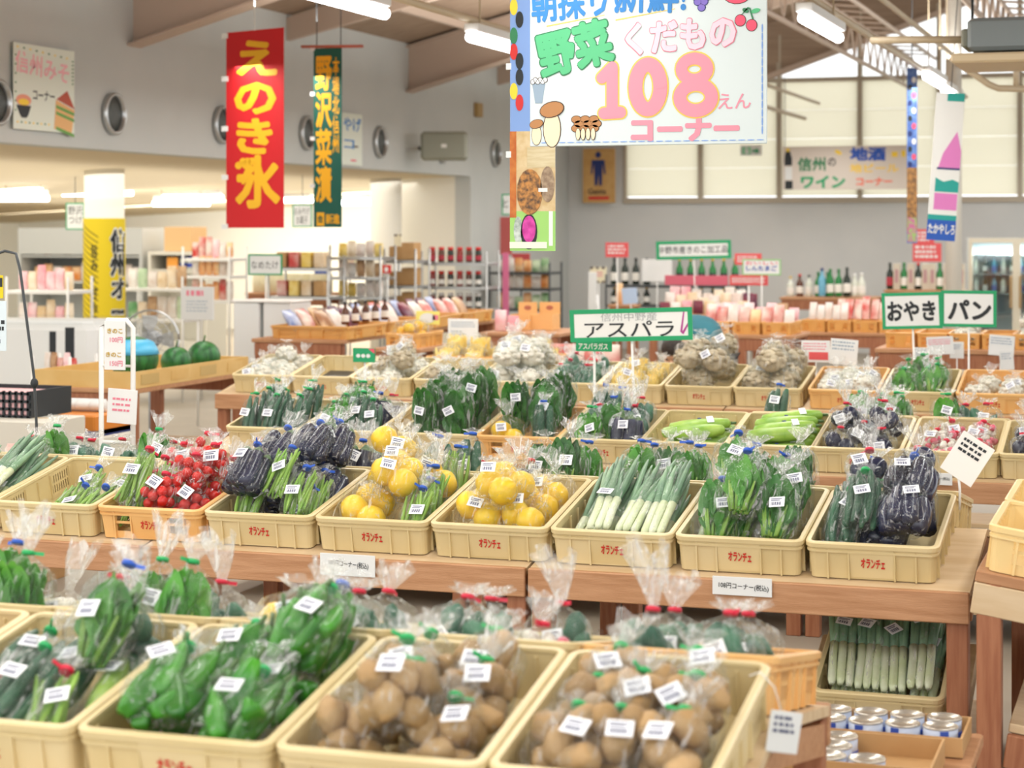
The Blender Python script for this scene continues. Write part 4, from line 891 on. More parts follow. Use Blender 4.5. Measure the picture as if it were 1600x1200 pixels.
s.rect(858, 330, 864, 384, WHT, 'photo_print', 2); s.oval(810, 360, 7, 22, pm('silver_print', 'c8d2cc', .7, '90a098', 50), 'photo_print', 2); s.rect(797, 378, 855, 388, pm('pale_caption', 'e6f0d8', .6), 'photo_print', 4); s.rect(842, 294, 856, 300, WHT, 'photo_print', 4)
for i, (y, mt) in enumerate(((10, YIN), (30, BLK), (80, RED), (95, BLK), (142, YIN), (160, RED), (55, GRND), (120, BLK))): s.oval(803 + 9 * (i % 2), y, 6, 13, mt, 'photo_print', 2)
for y in (98, 236): s.rect(791, y, 799, y + 10, WHT, 'banner_tab', 3)
# red banner
s = Card('nobori_banner', 'long red banner with gold brush lettering hanging over the left side', 'banner', 353, 47, 443, 356, 14.2, RB, yaw=R(-22), th=.003)
s.stick(zup=ceil_at(s.M.translation.x), mat=WHM, r=.004, name='string')
s.text('え\nの\nき', 399, 152, 66, 178, YT, .004, R(3)); s.text('氷', 403, 284, 70, 84, YT, .004); 
for k in range(5): s.oval(373 + 7 * k, 258 - 6 * (k in (1, 2, 3)), 5.5, 6, YT, 'drawing', 2, 10)
s.oval(384, 275, 5, 14, YT, 'drawing', 2, 10, R(20))
for y in (48, 116, 195, 272, 350): s.rect(346, y, 356, y + 8, WHT, 'banner_tab', 3)
# green banner on its rod
s = Card('nobori_banner', 'long dark green banner with yellow brush lettering on a red rod', 'banner', 490, 75, 534, 355, 15.2, GB, yaw=R(-10), th=.003)
s.text('野\n沢\n菜\n漬', 506, 202, 26, 230, YT, .0032); s.text('本場北信州', 525, 165, 13, 10, YT) if False else s.text('本\n場\n北\n信\n州', 525, 165, 11, 150, YT, .002); s.text('新進', 520, 342, 22, 16, YT, .003); s.rect(495, 332, 507, 353, YT, 'printed_block', 1); s.text('合', 501, 342, 8, 12, GB, .003, lay=3)
MB().tube([(-.24, 0, s.h / 2 + .02), (.32, 0, s.h / 2 - .0)], .012, 8).build('rod', pm('red_rod', 'b5604c', .5), s.o)
for x in (-.1, .12): s.stick(zup=ceil_at(s.M.translation.x), x=x, mat=BLKM, r=.004, name='string')
for y in (72, 143, 213, 287): s.rect(485, y, 492, y + 6, WHT, 'banner_tab', 3)
# yellow banner wrapped round the left column
p = atY(163, 400, 16.8); rC = .2
def wrap(me, z0, a0):
    q = me.copy()
    for v in q.vertices:
        a = a0 + v.co.x / rC; r = rC + .004 - v.co.y * 0; v.co = (r * sin(a), -r * cos(a), v.co.z + z0)
    return q
zt, zb = atY(163, 341, 16.6).z, atY(163, 628, 16.6).z
t = thing('nobori_banner', 'yellow banner with black lettering wrapped around the round column', 'banner', TR(p.x, p.y, 0)); face = TH * 1.0 + R(11.6)
m = MB(); rings = []
for z in (zb, zt): rings.append([(rC * sin(a), -rC * cos(a), z) for a in [face + R(-100 + 200 * k / 30) for k in range(31)]])
b = [(x, y, z) for r in rings for x, y, z in r]; m.add(b, [(i, i + 1, i + 32, i + 31) for i in range(30)], 0, True); m.build('cloth', YB_, t)
m = MB(); hz = zt - zb
for k in range(26):
    z1 = zt - .02 - k * .055; ang = [face + R(-88 + 6.5 * q) for q in range(12)]
    top = [((rC + .002) * sin(a), -(rC + .002) * cos(a), z1 - (a - ang[0]) * .12) for a in ang]; bot = [(x, y, z - .018) for x, y, z in top]
    m.add(bot + top, [(i, i + 1, i + 13, i + 12) for i in range(11)], 0, True)
m.build('stripes', YB2, t)
def coltext(sx, w, h, zc, a0, mat, bold, lay):
    me, tw, th = text_mesh(sx, .1, bold, 1.0); q = me.copy(); rr = rC + .003 + lay * .0015
    for v in q.vertices:
        a = a0 + v.co.x / tw * w / rC; v.co = (rr * sin(a), -rr * cos(a), zc + v.co.y / th * h)
    q.materials.clear(); q.materials.append(mat); put('lettering', q, t)
zy = lambda y: atY(163, y, 16.6).z
coltext('信\n州\nオ\nー\nル', .2, zy(355) - zy(545), (zy(355) + zy(545)) / 2, face + R(42), WHT, .009, 0); coltext('信\n州\nオ\nー\nル', .19, zy(358) - zy(542), (zy(358) + zy(542)) / 2, face + R(42), BLK, .004, 1)
coltext('旨\nみ\n・\n甘\nみ\nに\nこ\nだ\nわ\nり', .07, zy(382) - zy(600), (zy(382) + zy(600)) / 2, face + R(-28), pm('olive_ink', '4b470e', .6), .002, 1)
# miso corner poster on the left wall
def wallcard(name, label, cat, x0, y0, x1, y1, mat, X=XW, border=None, bw=.012):
    a = atX((x0 + x1) / 2, (y0 + y1) / 2, X); d = (a - Vector((0, 0, EYE))).dot(Vector((-ST, CT, 0)))
    return Card(name, label, cat, x0, y0, x1, y1, d - .06, mat, yaw=R(90), th=.006, border=border, bw=bw)
MISO = pm('pale_poster', 'dfe6da', .7)
s = wallcard('wall_poster', 'handmade miso corner poster with soup bowl and tub pinned to upper wall', 'poster', 22, 73, 117, 205, MISO)
s.text('信州みそ', 66, 106, 84, 34, pm('poster_pink', 'f3b6c0', .6), .002, R(4)); s.text('コーナー', 68, 150, 34, 16, BLK, .002)
s.oval(37, 160, 11.5, 9, pm('salmon', 'e79a80', .6)); s.oval(37, 163, 8, 5, YIN, 'drawing', 2); s.poly([(26, 168), (48, 168), (44, 182), (41, 187), (34, 187), (31, 182)], BLK, lay=2)
s.poly([(105, 138), (117, 166), (88, 153)], pm('brick_red', 'b5503a', .6), lay=2); s.poly([(87, 154), (117, 168), (112, 205), (84, 200)], pm('tub_tan', 'e2b074', .6), lay=2)
for dy in (6, 16, 40): s.poly([(87, 156 + dy), (116, 166 + dy), (116, 171 + dy), (87, 161 + dy)], pm('tub_green', '6aa04c', .6) if dy == 6 else bpy.data.materials['tub_green'], lay=3)
for k in range(9): s.oval(28 + k * 9.6, 79 + k * .9, 1.5, 1.5, GRND if k % 2 else YIN, 'dot', 1, 6); s.oval(28 + k * 6, 194, 1.5, 1.5, GRND if k % 2 else YIN, 'dot', 1, 6)
for k in range(7): s.oval(25, 92 + k * 14, 1.3, 1.5, GRND, 'dot', 1, 6); s.oval(114, 90 + k * 6, 1.3, 1.5, GRND, 'dot', 1, 6)
s = wallcard('wall_poster', 'white handmade poster with blue lettering behind the green banner', 'poster', 520, 176, 566, 258, MISO); s.text('やげ', 550, 194, 28, 22, BLUE, .002); s.text('コ', 545, 225, 16, 14, BLUE, .002); s.oval(556, 228, 4, 1.5, OUTL, 'drawing', 1); s.oval(552, 250, 5, 1.5, REDM, 'drawing', 1)
# wine and sake panel over the rear windows
s = Card('wall_sign', 'pinkish hand-painted wine and local sake sign across the rear windows', 'sign', 1222, 228, 1420, 296, 26.0, pm('pinkish_board', 'd5cbc0', .7), th=.02)
BLW = pm('deep_blue_marker', '1f4fae', .6)
s.text('信州', 1268, 256, 44, 22, GRND, .003); s.text('の', 1300, 253, 13, 13, BLK, .002); s.text('ワイン', 1286, 284, 70, 20, GRN, .005); s.text('地酒', 1356, 241, 56, 22, BLW, .005); s.text('地ビール', 1366, 263, 76, 14, YOL, .004); s.text('コーナー', 1366, 284, 56, 13, pm('coral_marker', 'e8745c', .6), .005)
s.poly([(1226, 240), (1228, 232), (1233, 232), (1235, 240), (1237, 246), (1237, 258), (1225, 258), (1225, 246)], BLK); s.rect(1226, 260, 1237, 280, WHT, 'drawing', 2); s.rect(1226, 282, 1238, 295, BLK, 'drawing', 2); s.rect(1228, 231, 1233, 236, YIN, 'drawing', 3); s.oval(1310, 238, 6, 3, YIN, 'drawing', 1, a=R(30)); s.rect(1393, 238, 1402, 246, YIN, 'drawing'); s.rect(1408, 236, 1414, 246, YIN, 'drawing')
s.stick(zup=3.7, x=-.8, mat=BLKM, r=.004, name='string'); s.stick(zup=3.7, x=.8, mat=BLKM, r=.004, name='string')
# exit sign and men's room sign
s = Card('exit_sign', 'small green and white running figure exit sign by the window bar', 'sign', 1157, 227, 1190, 243, 26.95, WHT, th=.05); s.rect(1160, 230, 1174, 241, pm('exit_green', '7fcfa0', .5), 'printed_block'); s.poly([(1176, 234), (1182, 234), (1182, 231), (1187, 236), (1182, 241), (1182, 238), (1176, 238)], GRN); s.oval(1167, 232, 2, 2, WHT, 'figure', 2, 8); s.poly([(1164, 234), (1171, 234), (1170, 240), (1165, 240)], WHT, 'figure', 2)
MB().tube([(0, .0, .0), (0, .75, .0)], .015, 6).build('bracket', BLKM, s.o)
s = Card('wall_sign', 'tan wooden men sign with dark blue figure on the rear wall', 'sign', 911, 232, 961, 317, 27.7, pm('tan_board', 'c9a063', .6, 'bf9354', 8), th=.03)
s.oval(935, 242, 4.5, 5, NAVY, 'figure'); s.poly([(925, 250), (945, 250), (947, 272), (944, 272), (942, 256), (941, 290), (936.5, 290), (936, 272), (934, 290), (929.5, 290), (928.5, 256), (926, 272), (923.5, 272)], NAVY, 'figure')
s.text("Gents", 933, 299, 28, 9, OUTL, .003); s.rect(920, 307, 952, 312, RED, 'printed_block')
# green bordered product signs on sticks
def gsign(label, txts, x0, y0, x1, y1, Z, bwp=6, roll=0, down=.3, mat=WHT, brd=GRN, yaw=0):
    s = Card('product_sign', label, 'sign', x0, y0, x1, y1, Z, mat, roll=roll, border=brd, bw=bwp * Z / F, yaw=yaw, group='product signs on sticks')
    for a in txts: s.text(*a[:6], *(a[6:]))
    if down is not None: s.stick(zdown=down, r=.006)
    return s
s = gsign('green framed asparagus sign on a stick, largest over the leaf crates', [('信州中野産', 983, 495, 88, 13, pm('light_grey_ink', 'a0a6a8', .6)), ('アスパラ', 983, 514, 140, 25, BLK, .001)], 890, 482, 1081, 533, 9.6, 7, R(-2.2), .75)
s.poly([(1062, 520), (1068, 487), (1070, 487), (1065, 522)], pm('magenta_marker', 'a83f8e', .6)); s.poly([(1064, 522), (1078, 500), (1079, 503), (1067, 524)], bpy.data.materials['magenta_marker'])
s = gsign('small solid green asparagus sign under the large framed one', [('アスパラガス', 927, 541, 46, 10, WHT, .002)], 900, 533, 956, 549, 9.9, 1, 0, .75, mat=GRN)
gsign('green framed sign over the dark bottles, mushroom goods', [('中野市産きのこ加工品', 1083, 390, 108, 12, BLK, .001)], 1025, 376, 1142, 405, 19.5, 5, R(-1.5), .8)
gsign('green framed oyaki sign, tilted, left of the bread sign', [('おやき', 1424, 486, 76, 32, BLK, .004)], 1378, 457, 1472, 514, 11.6, 5, R(-2), .75)
gsign('green framed bread sign, right of the tilted oyaki sign', [('パン', 1515, 484, 68, 32, BLK, .004)], 1470, 454, 1557, 511, 11.5, 5, R(0), .75)
gsign('pale green framed enoki sign on the white wall under the red banner', [('なめたけ', 414, 414, 42, 12, BLK)], 388, 397, 441, 430, 17, 2.5, 0, .8)
s = gsign('green framed sign under the lamps between the two banners', [('おみやげ\nお菓子', 472, 337, 24, 26, BLK)], 457, 319, 488, 355, 22, 2, 0, None); s.stick(zup=2.3, r=.004, mat=BLKM, name='string')
s = gsign('green framed sign behind the column beside the yellow banner', [('野沢\nつけ', 118, 336, 22, 28, BLK)], 103, 317, 132, 359, 20, 2, 0, None); s.stick(zup=2.3, r=.004, mat=BLKM, name='string')
s = gsign('green framed sign half hidden by the photo banner', [('と', 790, 318, 9, 12, BLK)], 784, 303, 815, 336, 22, 2, 0, None); s.stick(zup=4.5, r=.004, mat=BLKM, name='string')
s = gsign('small green price sign with red corner above the mushrooms', [('●●●', 568, 556, 22, 6, WHT)], 552, 544, 586, 566, 10.9, .6, 0, .8, mat=GRN); s.poly([(575, 544), (586, 544), (586, 553)], REDM)
gsign('yellow and green framed liquor sign near the white bottles', [('おいしい', 1190, 411, 50, 6, REDM, .001), ('しんたまご', 1190, 419, 48, 8, BLW, .003)], 1160, 405, 1220, 430, 18, 2, 0, .8, brd=pm('lime_border', '8cc47c', .5))
# red price cards
for x0, y0, x1, y1, Z, lb in ((946, 379, 982, 402, 20, 'red printed price card over the dark bottles'), (1148, 396, 1190, 414, 18.5, 'red and white card behind the yellow framed liquor sign'), (1140, 430, 1200, 446, 18.5, 'wide red price card below the yellow framed liquor sign'), (1426, 380, 1471, 409, 24, 'red printed card over the sake bottles'), (1428, 358, 1460, 382, 25, 'red and white card partly behind the pink bottle banner')):
    s = Card('price_card', lb, 'price card', x0, y0, x1, y1, Z, pm('red_card', 'd9575a', .6) if 'red_card' not in bpy.data.materials else bpy.data.materials['red_card']); s.scribble(x0 + 4, y0 + 4, x1 - 4, y1 - 3, 3, WHT, int(x0)); s.stick(zdown=.8, r=.006)
# narrow banners on the right
s = Card('nobori_banner', 'narrow blue patterned banner hanging edge-on before the rear windows', 'banner', 1417, 106, 1433, 380, 16.5, pm('blue_print', '6d8fc8', .7, '3c5ca6', 18), th=.004); s.stick(zup=ceil_at(s.M.translation.x), mat=BLKM, r=.004, name='string')
for i in range(12): s.oval(1425 + 3 * (-1) ** i, 125 + i * 12, 3.5, 5, (WHT, BLK, REDM, NAVY)[i % 4], 'print', 1, 8)
s.rect(1417, 262, 1433, 360, pm('rust_print2', 'b5854c', .7, '6a5038', 30), 'print'); s.rect(1418, 340, 1432, 378, pm('leaf_print', '8fc06a', .7, 'c84f9e', 40), 'print', 2)
s = Card('nobori_banner', 'white banner with pink bottle and blue foot hanging on the right', 'banner', 1455, 145, 1500, 376, 13, pm('white_banner_cloth', 'dfe0dc', .7), th=.003, roll=R(4)); s.stick(zup=ceil_at(s.M.translation.x), mat=BLKM, r=.003, name='string')
PKB = pm('orchid_print', 'd27ab8', .7); TEAL = pm('teal_print', '1f9a90', .7)
s.rect(1473, 145, 1500, 158, TEAL, 'print'); s.poly([(1492, 205), (1500, 235), (1500, 262), (1466, 262), (1472, 240)], PKB, 'print'); s.rect(1464, 262, 1500, 265, NAVY, 'print', 2); s.poly([(1463, 300), (1500, 300), (1500, 284), (1490, 280), (1476, 284), (1463, 278)], TEAL, 'print'); s.rect(1463, 302, 1499, 328, PKB, 'print'); s.rect(1455, 336, 1500, 344, TEAL, 'print', 2); s.rect(1455, 344, 1500, 376, BBD, 'print'); s.text('たかやしろ', 1478, 358, 42, 16, WHT, .003, lay=3)
# small signs
s = Card('price_card', 'white price card on the front apron of second table, under yellow fruit', 'price card', 500, 866, 586, 900, 6.095, WHT, th=.003); s.text('100円コーナー(税込)', 545, 882, 62, 11, BLK, .001, R(3))
s = Card('price_card', 'white price card on the front apron of second table, under the leeks', 'price card', 1113, 902, 1206, 931, 5.708, WHT, th=.003); s.text('108円コーナー(税込)', 1162, 917, 78, 11, BLK, .001, R(2))
s = Card('price_card', 'white price card on the front apron of third table', 'price card', 1452, 739, 1488, 758, 8.015, WHT, th=.003); s.text('コーナー(税込)', 1470, 748, 28, 6, BLK, .001)
s = Card('price_card', 'tilted white handwritten card on a clip beside the radish crate', 'price card', 1483, 682, 1540, 752, 5.75, pm('cream_card', 'eeece6', .6), roll=R(32), th=.002); s.scribble(1490, 690, 1534, 716, 3, BLK, 4, .5)
MB().tube([(0, .004, -.05), (.03, .01, -.09), (.06, .02, -.14)], .004, 6).build('clip', WHM, s.o)
# QR paper and other papers over the yellow bags
s = Card('notice_paper', 'white notice paper over the yellow bags at centre rear', 'notice', 700, 498, 747, 536, 13.2, PAPER, th=.003); s.scribble(705, 503, 742, 513, 3, GRYP, 2, .4); s.scribble(705, 517, 726, 531, 3, GRYP, 3, .4); s.stick(zdown=.7)
s = Card('notice_paper', 'small yellow price board beside the yellow bags', 'notice', 650, 486, 687, 507, 14.5, pm('yellow_card', 'ece47c', .6), th=.003); s.oval(668, 497, 12, 8, WHT, 'printed_block'); s.rect(676, 492, 685, 500, PKD, 'printed_block'); s.stick(zdown=.7)
s = Card('notice_paper', 'pale notice card under the oranges', 'notice', 604, 540, 634, 555, 12.8, PAPER, th=.003); s.scribble(608, 543, 630, 552, 2, GRYP, 5, .5); s.stick(zdown=.7)
# mountain poster in the far corner and framed notices
s = Card('wall_poster', 'mountain landscape poster in the far corner', 'poster', 738, 338, 788, 415, 25.5, pm('sky_print', '7d9cc4', .7, '9cb4d0', 4), th=.02); s.poly([(748, 415), (752, 372), (770, 360), (788, 372), (788, 415)], pm('meadow_print', '7fae7c', .7, '5f9068', 6), 'print'); s.poly([(765, 415), (764, 355), (772, 348), (785, 352), (788, 415)], pm('rock_print', 'a08a78', .7, '8a7060', 6), 'print', 2); s.poly([(738, 345), (756, 412), (738, 415)], pm('dark_print', '3c4440', .7), 'print', 3)
s.stick(zdown=.0, r=.02, x=-.1, mat=BLKM); 
s = Card('wall_poster', 'leaning red and pink strip poster beside the mountain poster', 'poster', 779, 339, 800, 398, 25.2, pm('coral_print', 'cf6a66', .7), th=.01); s.stick(zdown=0, r=.02, mat=BLKM)
s = Card('price_card', 'red board under the photo banner in the far corner', 'price card', 800, 396, 828, 412, 25, bpy.data.materials['red_card']); s.stick(zdown=0, r=.012, mat=BLKM)
for x0, y0, x1, y1, Z, lb in ((529, 396, 564, 424, 21, 'pale yellow dashed-border notice on the far wall left of column'), (616, 366, 627, 398, 21.8, 'narrow dashed-border notice hanging at the column edge'), (922, 417, 948, 442, 24, 'dashed-border notice on the rear wall by the white post')):
    s = Card('notice_paper', lb, 'notice', x0, y0, x1, y1, Z, pm('cream_note', 'eee6c8', .6) if 'cream_note' not in bpy.data.materials else bpy.data.materials['cream_note'], th=.004); s.scribble(x0 + 7, y0 + 8, x1 - 6, y1 - 8, 2, PKD, 4, .5)
    for k in range(int((x1 - x0) / 9) + 1): s.rect(x0 + k * 9, y0, min(x1, x0 + k * 9 + 5), y0 + 3, OUTL, 'dashes'); s.rect(x0 + k * 9, y1 - 3, min(x1, x0 + k * 9 + 5), y1, OUTL, 'dashes')
    s.stick(zdown=0, r=.01)
s = Card('notice_paper', 'white leaflet with blue band pinned to the far white wall', 'notice', 490, 400, 515, 436, 21.5, WHT, th=.004); s.rect(492, 424, 514, 432, BLW, 'printed_block'); s.oval(503, 410, 4, 4, TANM); s.stick(zdown=0, r=.01)
s = Card('price_card', 'small red tag on top of the wire rack upright', 'price card', 598, 414, 611, 427, 19.5, RED, th=.01); s.oval(604, 421, 3, 4, WHT); s.stick(zdown=.0, r=.012, mat=STEEL)
for x0, y0, x1, y1, Z, lb, sd in ((1252, 532, 1297, 566, 11.3, 'white and red price card over the level white mushrooms', 7), (1297, 530, 1340, 570, 11.2, 'white notice card beside the red price card, over white mushrooms', 8), (1448, 526, 1490, 554, 12.6, 'white card with red lines on the oyaki crates', 9), (1484, 534, 1506, 560, 12.7, 'narrow white card with one dark dot on the oyaki crates', 10), (1545, 524, 1585, 556, 12.4, 'white card on the oyaki crates at the right edge', 11), (1562, 548, 1584, 578, 12.2, 'white card hanging lowest at the right edge', 12), (1428, 543, 1452, 570, 12.3, 'small tilted card left of the card with red lines', 13), (1130, 505, 1162, 532, 17.2, 'yellow topped card on the cardboard crates at centre right', 14)):
    s = Card('price_card', lb, 'price card', x0, y0, x1, y1, Z, PAPER, th=.003, roll=R((sd % 3 - 1) * 4)); s.scribble(x0 + 3, y0 + 4, x1 - 4, (y0 + y1) / 2, 3, PKD if sd in (7, 9) else GRYP, sd, .4); s.stick(zdown=.75)
    if sd == 7: s.rect(x0 + 12, y0 + 18, x1 - 3, y1 - 4, bpy.data.materials['red_card'], 'printed_block', 2)
    if sd == 14: s.rect(x0, y0, x1, y0 + 17, pm('ochre_print', 'dba93c', .6), 'printed_block', 2); s.oval(1147, 512, 7, 4, PKD, 'drawing', 3)
# ------------------------------------------------------------ furniture and goods further off
def pouch(M, label, mat, w=.14, h=.2, d=.05, grp=None, mat2=None, name='snack_pouch', cat='package'):
    k = ('pouch', mat.name, mat2.name if mat2 else '', w, h, d)
    def f():
        m = MB(); n = 16; rings = []
        for t, f_ in ((0, .1), (.06, .12), (.2, .8), (.5, 1), (.78, .8), (.92, .12), (1, .1)):
            ww = w / 2 * (1 if .06 < t < .92 else .98); rings.append([(ww * math.copysign(abs(cos(2 * pi * i / n)) ** .5, cos(2 * pi * i / n)), d / 2 * f_ * sin(2 * pi * i / n), t * h) for i in range(n)])
        m.loft(rings, 0, True, None, True, True)
        if mat2: m.m = [1 if .28 * h < sum(m.v[i][2] for i in fc) / len(fc) < .62 * h else 0 for fc in m.f]
        return m.mesh(name, [mat, mat2] if mat2 else mat)
    o = put(name, cached(k, f), None, M @ TR(0, 0, .002)); return tag(o, label, cat, grp)
_bt = {}
def bottle(M, label, glass, labm, h=.3, r=.037, grp=None, capm=None, cat='bottle', jar=False):
    k = (glass.name, labm.name, h, r, capm.name if capm else '', jar)
    if k not in _bt:
        prof = [(0, 0), (r * .95, .002), (r, .01), (r, h * .56), (r * .9, h * .63), (r * .42, h * .76), (r * .36, h * .9), (r * .36, h * .93)] if not jar else [(0, 0), (r * .95, .002), (r, .01), (r, h * .72), (r * .85, h * .8), (r * .8, h * .82)]
        ct = [(r * .42, h * .9), (r * .42, h), (0, h)] if not jar else [(r * .9, h * .8), (r * .92, h), (0, h)]
        _bt[k] = (MB().lathe(prof, 14).mesh('glass', glass), MB().lathe([(r * 1.01, h * .14), (r * 1.015, h * .15), (r * 1.015, h * .44), (r * 1.01, h * .45)], 14).mesh('paper_label', labm), MB().lathe(ct, 10).mesh('cap', capm or BLK))
    t = thing('bottle' if not jar else 'jar', label, cat, M @ TR(0, 0, .002), grp)
    for n, me in zip(('glass', 'paper_label', 'cap'), _bt[k]): put(n, me, t)
    return t
def carton(M, label, w, d, h, mat=None, name='carton_box', grp=None, open_=False, band=None):
    t = thing(name, label, 'box', M @ TR(0, 0, .002), grp); mt = mat or CARD
    if not open_: MB().bbox(-w / 2, w / 2, -d / 2, d / 2, 0, h, .004).build('body', mt, t); MB().box(-w / 2 - .001, w / 2 + .001, -.02, .02, h - .001, h + .001).build('tape', PLY, t)
    else:
        m = MB(); e = .006
        m.box(-w / 2, w / 2, -d / 2, -d / 2 + e, 0, h).box(-w / 2, w / 2, d / 2 - e, d / 2, 0, h).box(-w / 2, -w / 2 + e, -d / 2 + e, d / 2 - e, 0, h).box(w / 2 - e, w / 2, -d / 2 + e, d / 2 - e, 0, h).box(-w / 2 + e, w / 2 - e, -d / 2 + e, d / 2 - e, 0, e); m.build('body', mt, t)
    if band: MB().box(-w * .3, w * .3, -d / 2 - .002, -d / 2, h * .25, h * .7).build('printed_panel', band, t)
    return t
C_ = {n: pm(n, *a) for n, a in {'red_foil': ('c8352e', .3, 'e8d8cc', 5), 'brown_foil': ('9a6a44', .4, 'd8b890', 7), 'tan_foil': ('d8b98a', .4, 'efe2cc', 6), 'yellow_foil': ('e6c24a', .35, 'f2e3a0', 6), 'white_foil': ('ecebe6', .35, 'd9c8bc', 8), 'pink_foil': ('e79aa4', .35, 'f6dede', 6), 'green_foil': ('5a9a5c', .35, 'cfe0c0', 6), 'blue_foil': ('3c62a8', .35, 'd0d8ea', 5), 'purple_foil': ('4a3550', .35, '8a2c3a', 5), 'orange_foil': ('e0863a', .35, 'f0d0a0', 6)}.items()}
PF = list(C_.values()); PN = {'red_foil': 'red', 'brown_foil': 'brown', 'tan_foil': 'tan', 'yellow_foil': 'yellow', 'white_foil': 'white', 'pink_foil': 'pink', 'green_foil': 'green', 'blue_foil': 'blue', 'purple_foil': 'purple', 'orange_foil': 'orange'}
rgf = random.Random(77)
def SHN(z, zs): return {0: 'bottom shelf', len(zs) - 1: 'top shelf'}.get(zs.index(z), 'second shelf' if zs.index(z) == 1 else 'third shelf')
def pouches(p0, p1, n, where, mats, w=.13, h=.18, lean=0, hj=.15, grp=None):
    """n pouches stood in a row from p0 to p1"""
    p0, p1 = Vector(p0), Vector(p1); w = round(min(w, (p1 - p0).length / n * .93), 3)
    for i in range(n):
        p = p0.lerp(p1, (i + .5) / n); mt = rgf.choice(mats)
        hh = round(h * rgf.choice((1 - hj, 1, 1 + hj)), 3)
        pouch(TR(*p) @ RZ(rgf.gauss(0, .04)) @ RX(R(lean)), '%s pouch, %s from left, %s' % (PN[mt.name], ORD[i] if i < 9 else 'last', where), mt, w, hh, .05, grp or ('pouches ' + where))
DKG = pm('dark_bottle_glass', '1c2a20', .12); GRG = pm('green_bottle_glass', '1f7a3c', .12); BRG = pm('brown_glass', '5a3320', .15); BLG = pm('clear_blue_glass', '6fb0cc', .12); PLG = pm('pale_glass', 'd8dccf', .15); REDG = pm('red_sauce', '8c2c22', .2)
LBW = pm('bottle_label', 'eceae2', .5); LBR = pm('bottle_label_red', 'b03040', .5); CAPW = pm('white_cap', 'f0f0ee', .4); CAPG = pm('gold_cap', 'd9b44a', .35)
# --- slatted table with empty trays at the right edge; its top slopes to the far side
t = thing('display_table', 'pine table at the right photo edge carrying empty yellow crates', 'table', TR(-.495, 5.42, 0))
sl = R(-8.5); TT = TR(0, 0, .785) @ RY(-sl)
MB().bbox(0, .95, -.01, 1.3, -.03, 0, .003).build('top_board', WOOD, t, TT); MB().bbox(.0, .95, -.012, .012, -.115, -.031, .003).build('apron', PLY, t, TT)
for x, y in ((0, 0), (.8, 0), (0, 1.22), (.8, 1.22)): MB().bbox(x, x + .064, y - .01, y + .06, 0, .75 - .14 * x, .003).build('leg', WOODV, t)
MB().bbox(.03, .9, .02, 1.25, .36, .385, .003).build('shelf_board', PLY, t, RY(R(8))); MB().bbox(.03, .9, -.005, .02, .27, .36, .003).build('shelf_rail', WOODV, t, RY(R(8)))
for i, (y, lb) in enumerate(((.28, 'empty pale yellow crate nearest on the right edge table'), (.80, 'second empty pale yellow crate on the right edge table'))):
    crate(TR(-.495, 5.42, 0) @ TT @ TR(.25, y - .02, .002 ) @ SCL(1.25, 1, 1.15), lb, YELL, True, grp='empty crates on the right edge table')
# --- boxes of canned fish low on the right
CANB = pm('can_blue', '2c48a8', .3, '4464c0', 6); CANW = pm('can_white', 'cdd6e6', .35, 'b4c2dc', 12); TINM = pm('tin', 'c9c4b8', .25, metal=.7)
def can(M, label):
    t = thing('food_can', label, 'can', M, 'canned fish in the open boxes'); r, h = .041, .05
    put('can_wall', cached('canw', lambda: MB().lathe([(r, .004), (r, h - .004)], 22).mesh('can_wall', CANW)), t); put('label_band', cached('canb', lambda: MB().lathe([(r + .0006, .005), (r + .001, .006), (r + .001, .017), (r + .0006, .018)], 22).box(-.012, .008, -r - .0012, -r + .006, .018, .044).mesh('label_band', CANB)), t, RZ(rgf.uniform(-.6, .6)))
    put('lid', cached('canl', lambda: MB().lathe([(0, 0), (r, 0), (r + .0015, .003), (r, .005)], 22).lathe([(r, h - .005), (r + .0015, h - .002), (r, h), (r - .003, h), (r - .005, h - .003), (.0, h - .003)], 22).mesh('lid', TINM)), t)
zb = .455
st = flat_table('low wooden stand under the boxes of canned fish', -.94, -.44, 4.34, 5.0, zb - .002, .06, name='low_stand')
carton(TR(-.655, 4.85, zb), 'open cardboard box of blue cans, rear one of two', .38, .22, .045, grp='open boxes of cans', open_=True); carton(TR(-.69, 4.55, zb), 'open cardboard box of blue cans, nearest one of two', .38, .28, .055, grp='open boxes of cans', open_=True)
for bx, by, nx, ny, nm, skip in ((-.655, 4.85, 4, 2, 'rear', set()), (-.69, 4.55, 4, 3, 'near', {(2, 1), (3, 1), (2, 2), (3, 2), (3, 0)})):
    for j in range(ny):
        for i in range(nx):
            if (i, j) in skip: continue
            can(TR(bx - .134 + i * .0885, by - .0445 * (ny - 1) + j * .089, zb + .0095), 'blue and white can, %s from left in %s row of the %s open box' % (ORD[i], ('front', 'second', 'back')[j], nm))
s = Card('price_card', 'tilted white card hanging at the corner of the nearest table', 'price card', 1200, 1112, 1250, 1176, 3.545, WHT, roll=R(14), th=.003, yaw=R(62)); s.scribble(1206, 1120, 1240, 1150, 3, INK, 3, .5)
MB().tube([(0, 0, .02), (-.012, .012, .08), (-.03, .03, .107), (-.044, .044, .1)], .0014, 6, 0, RY(R(-14))).build('clip', WHM, s.o)
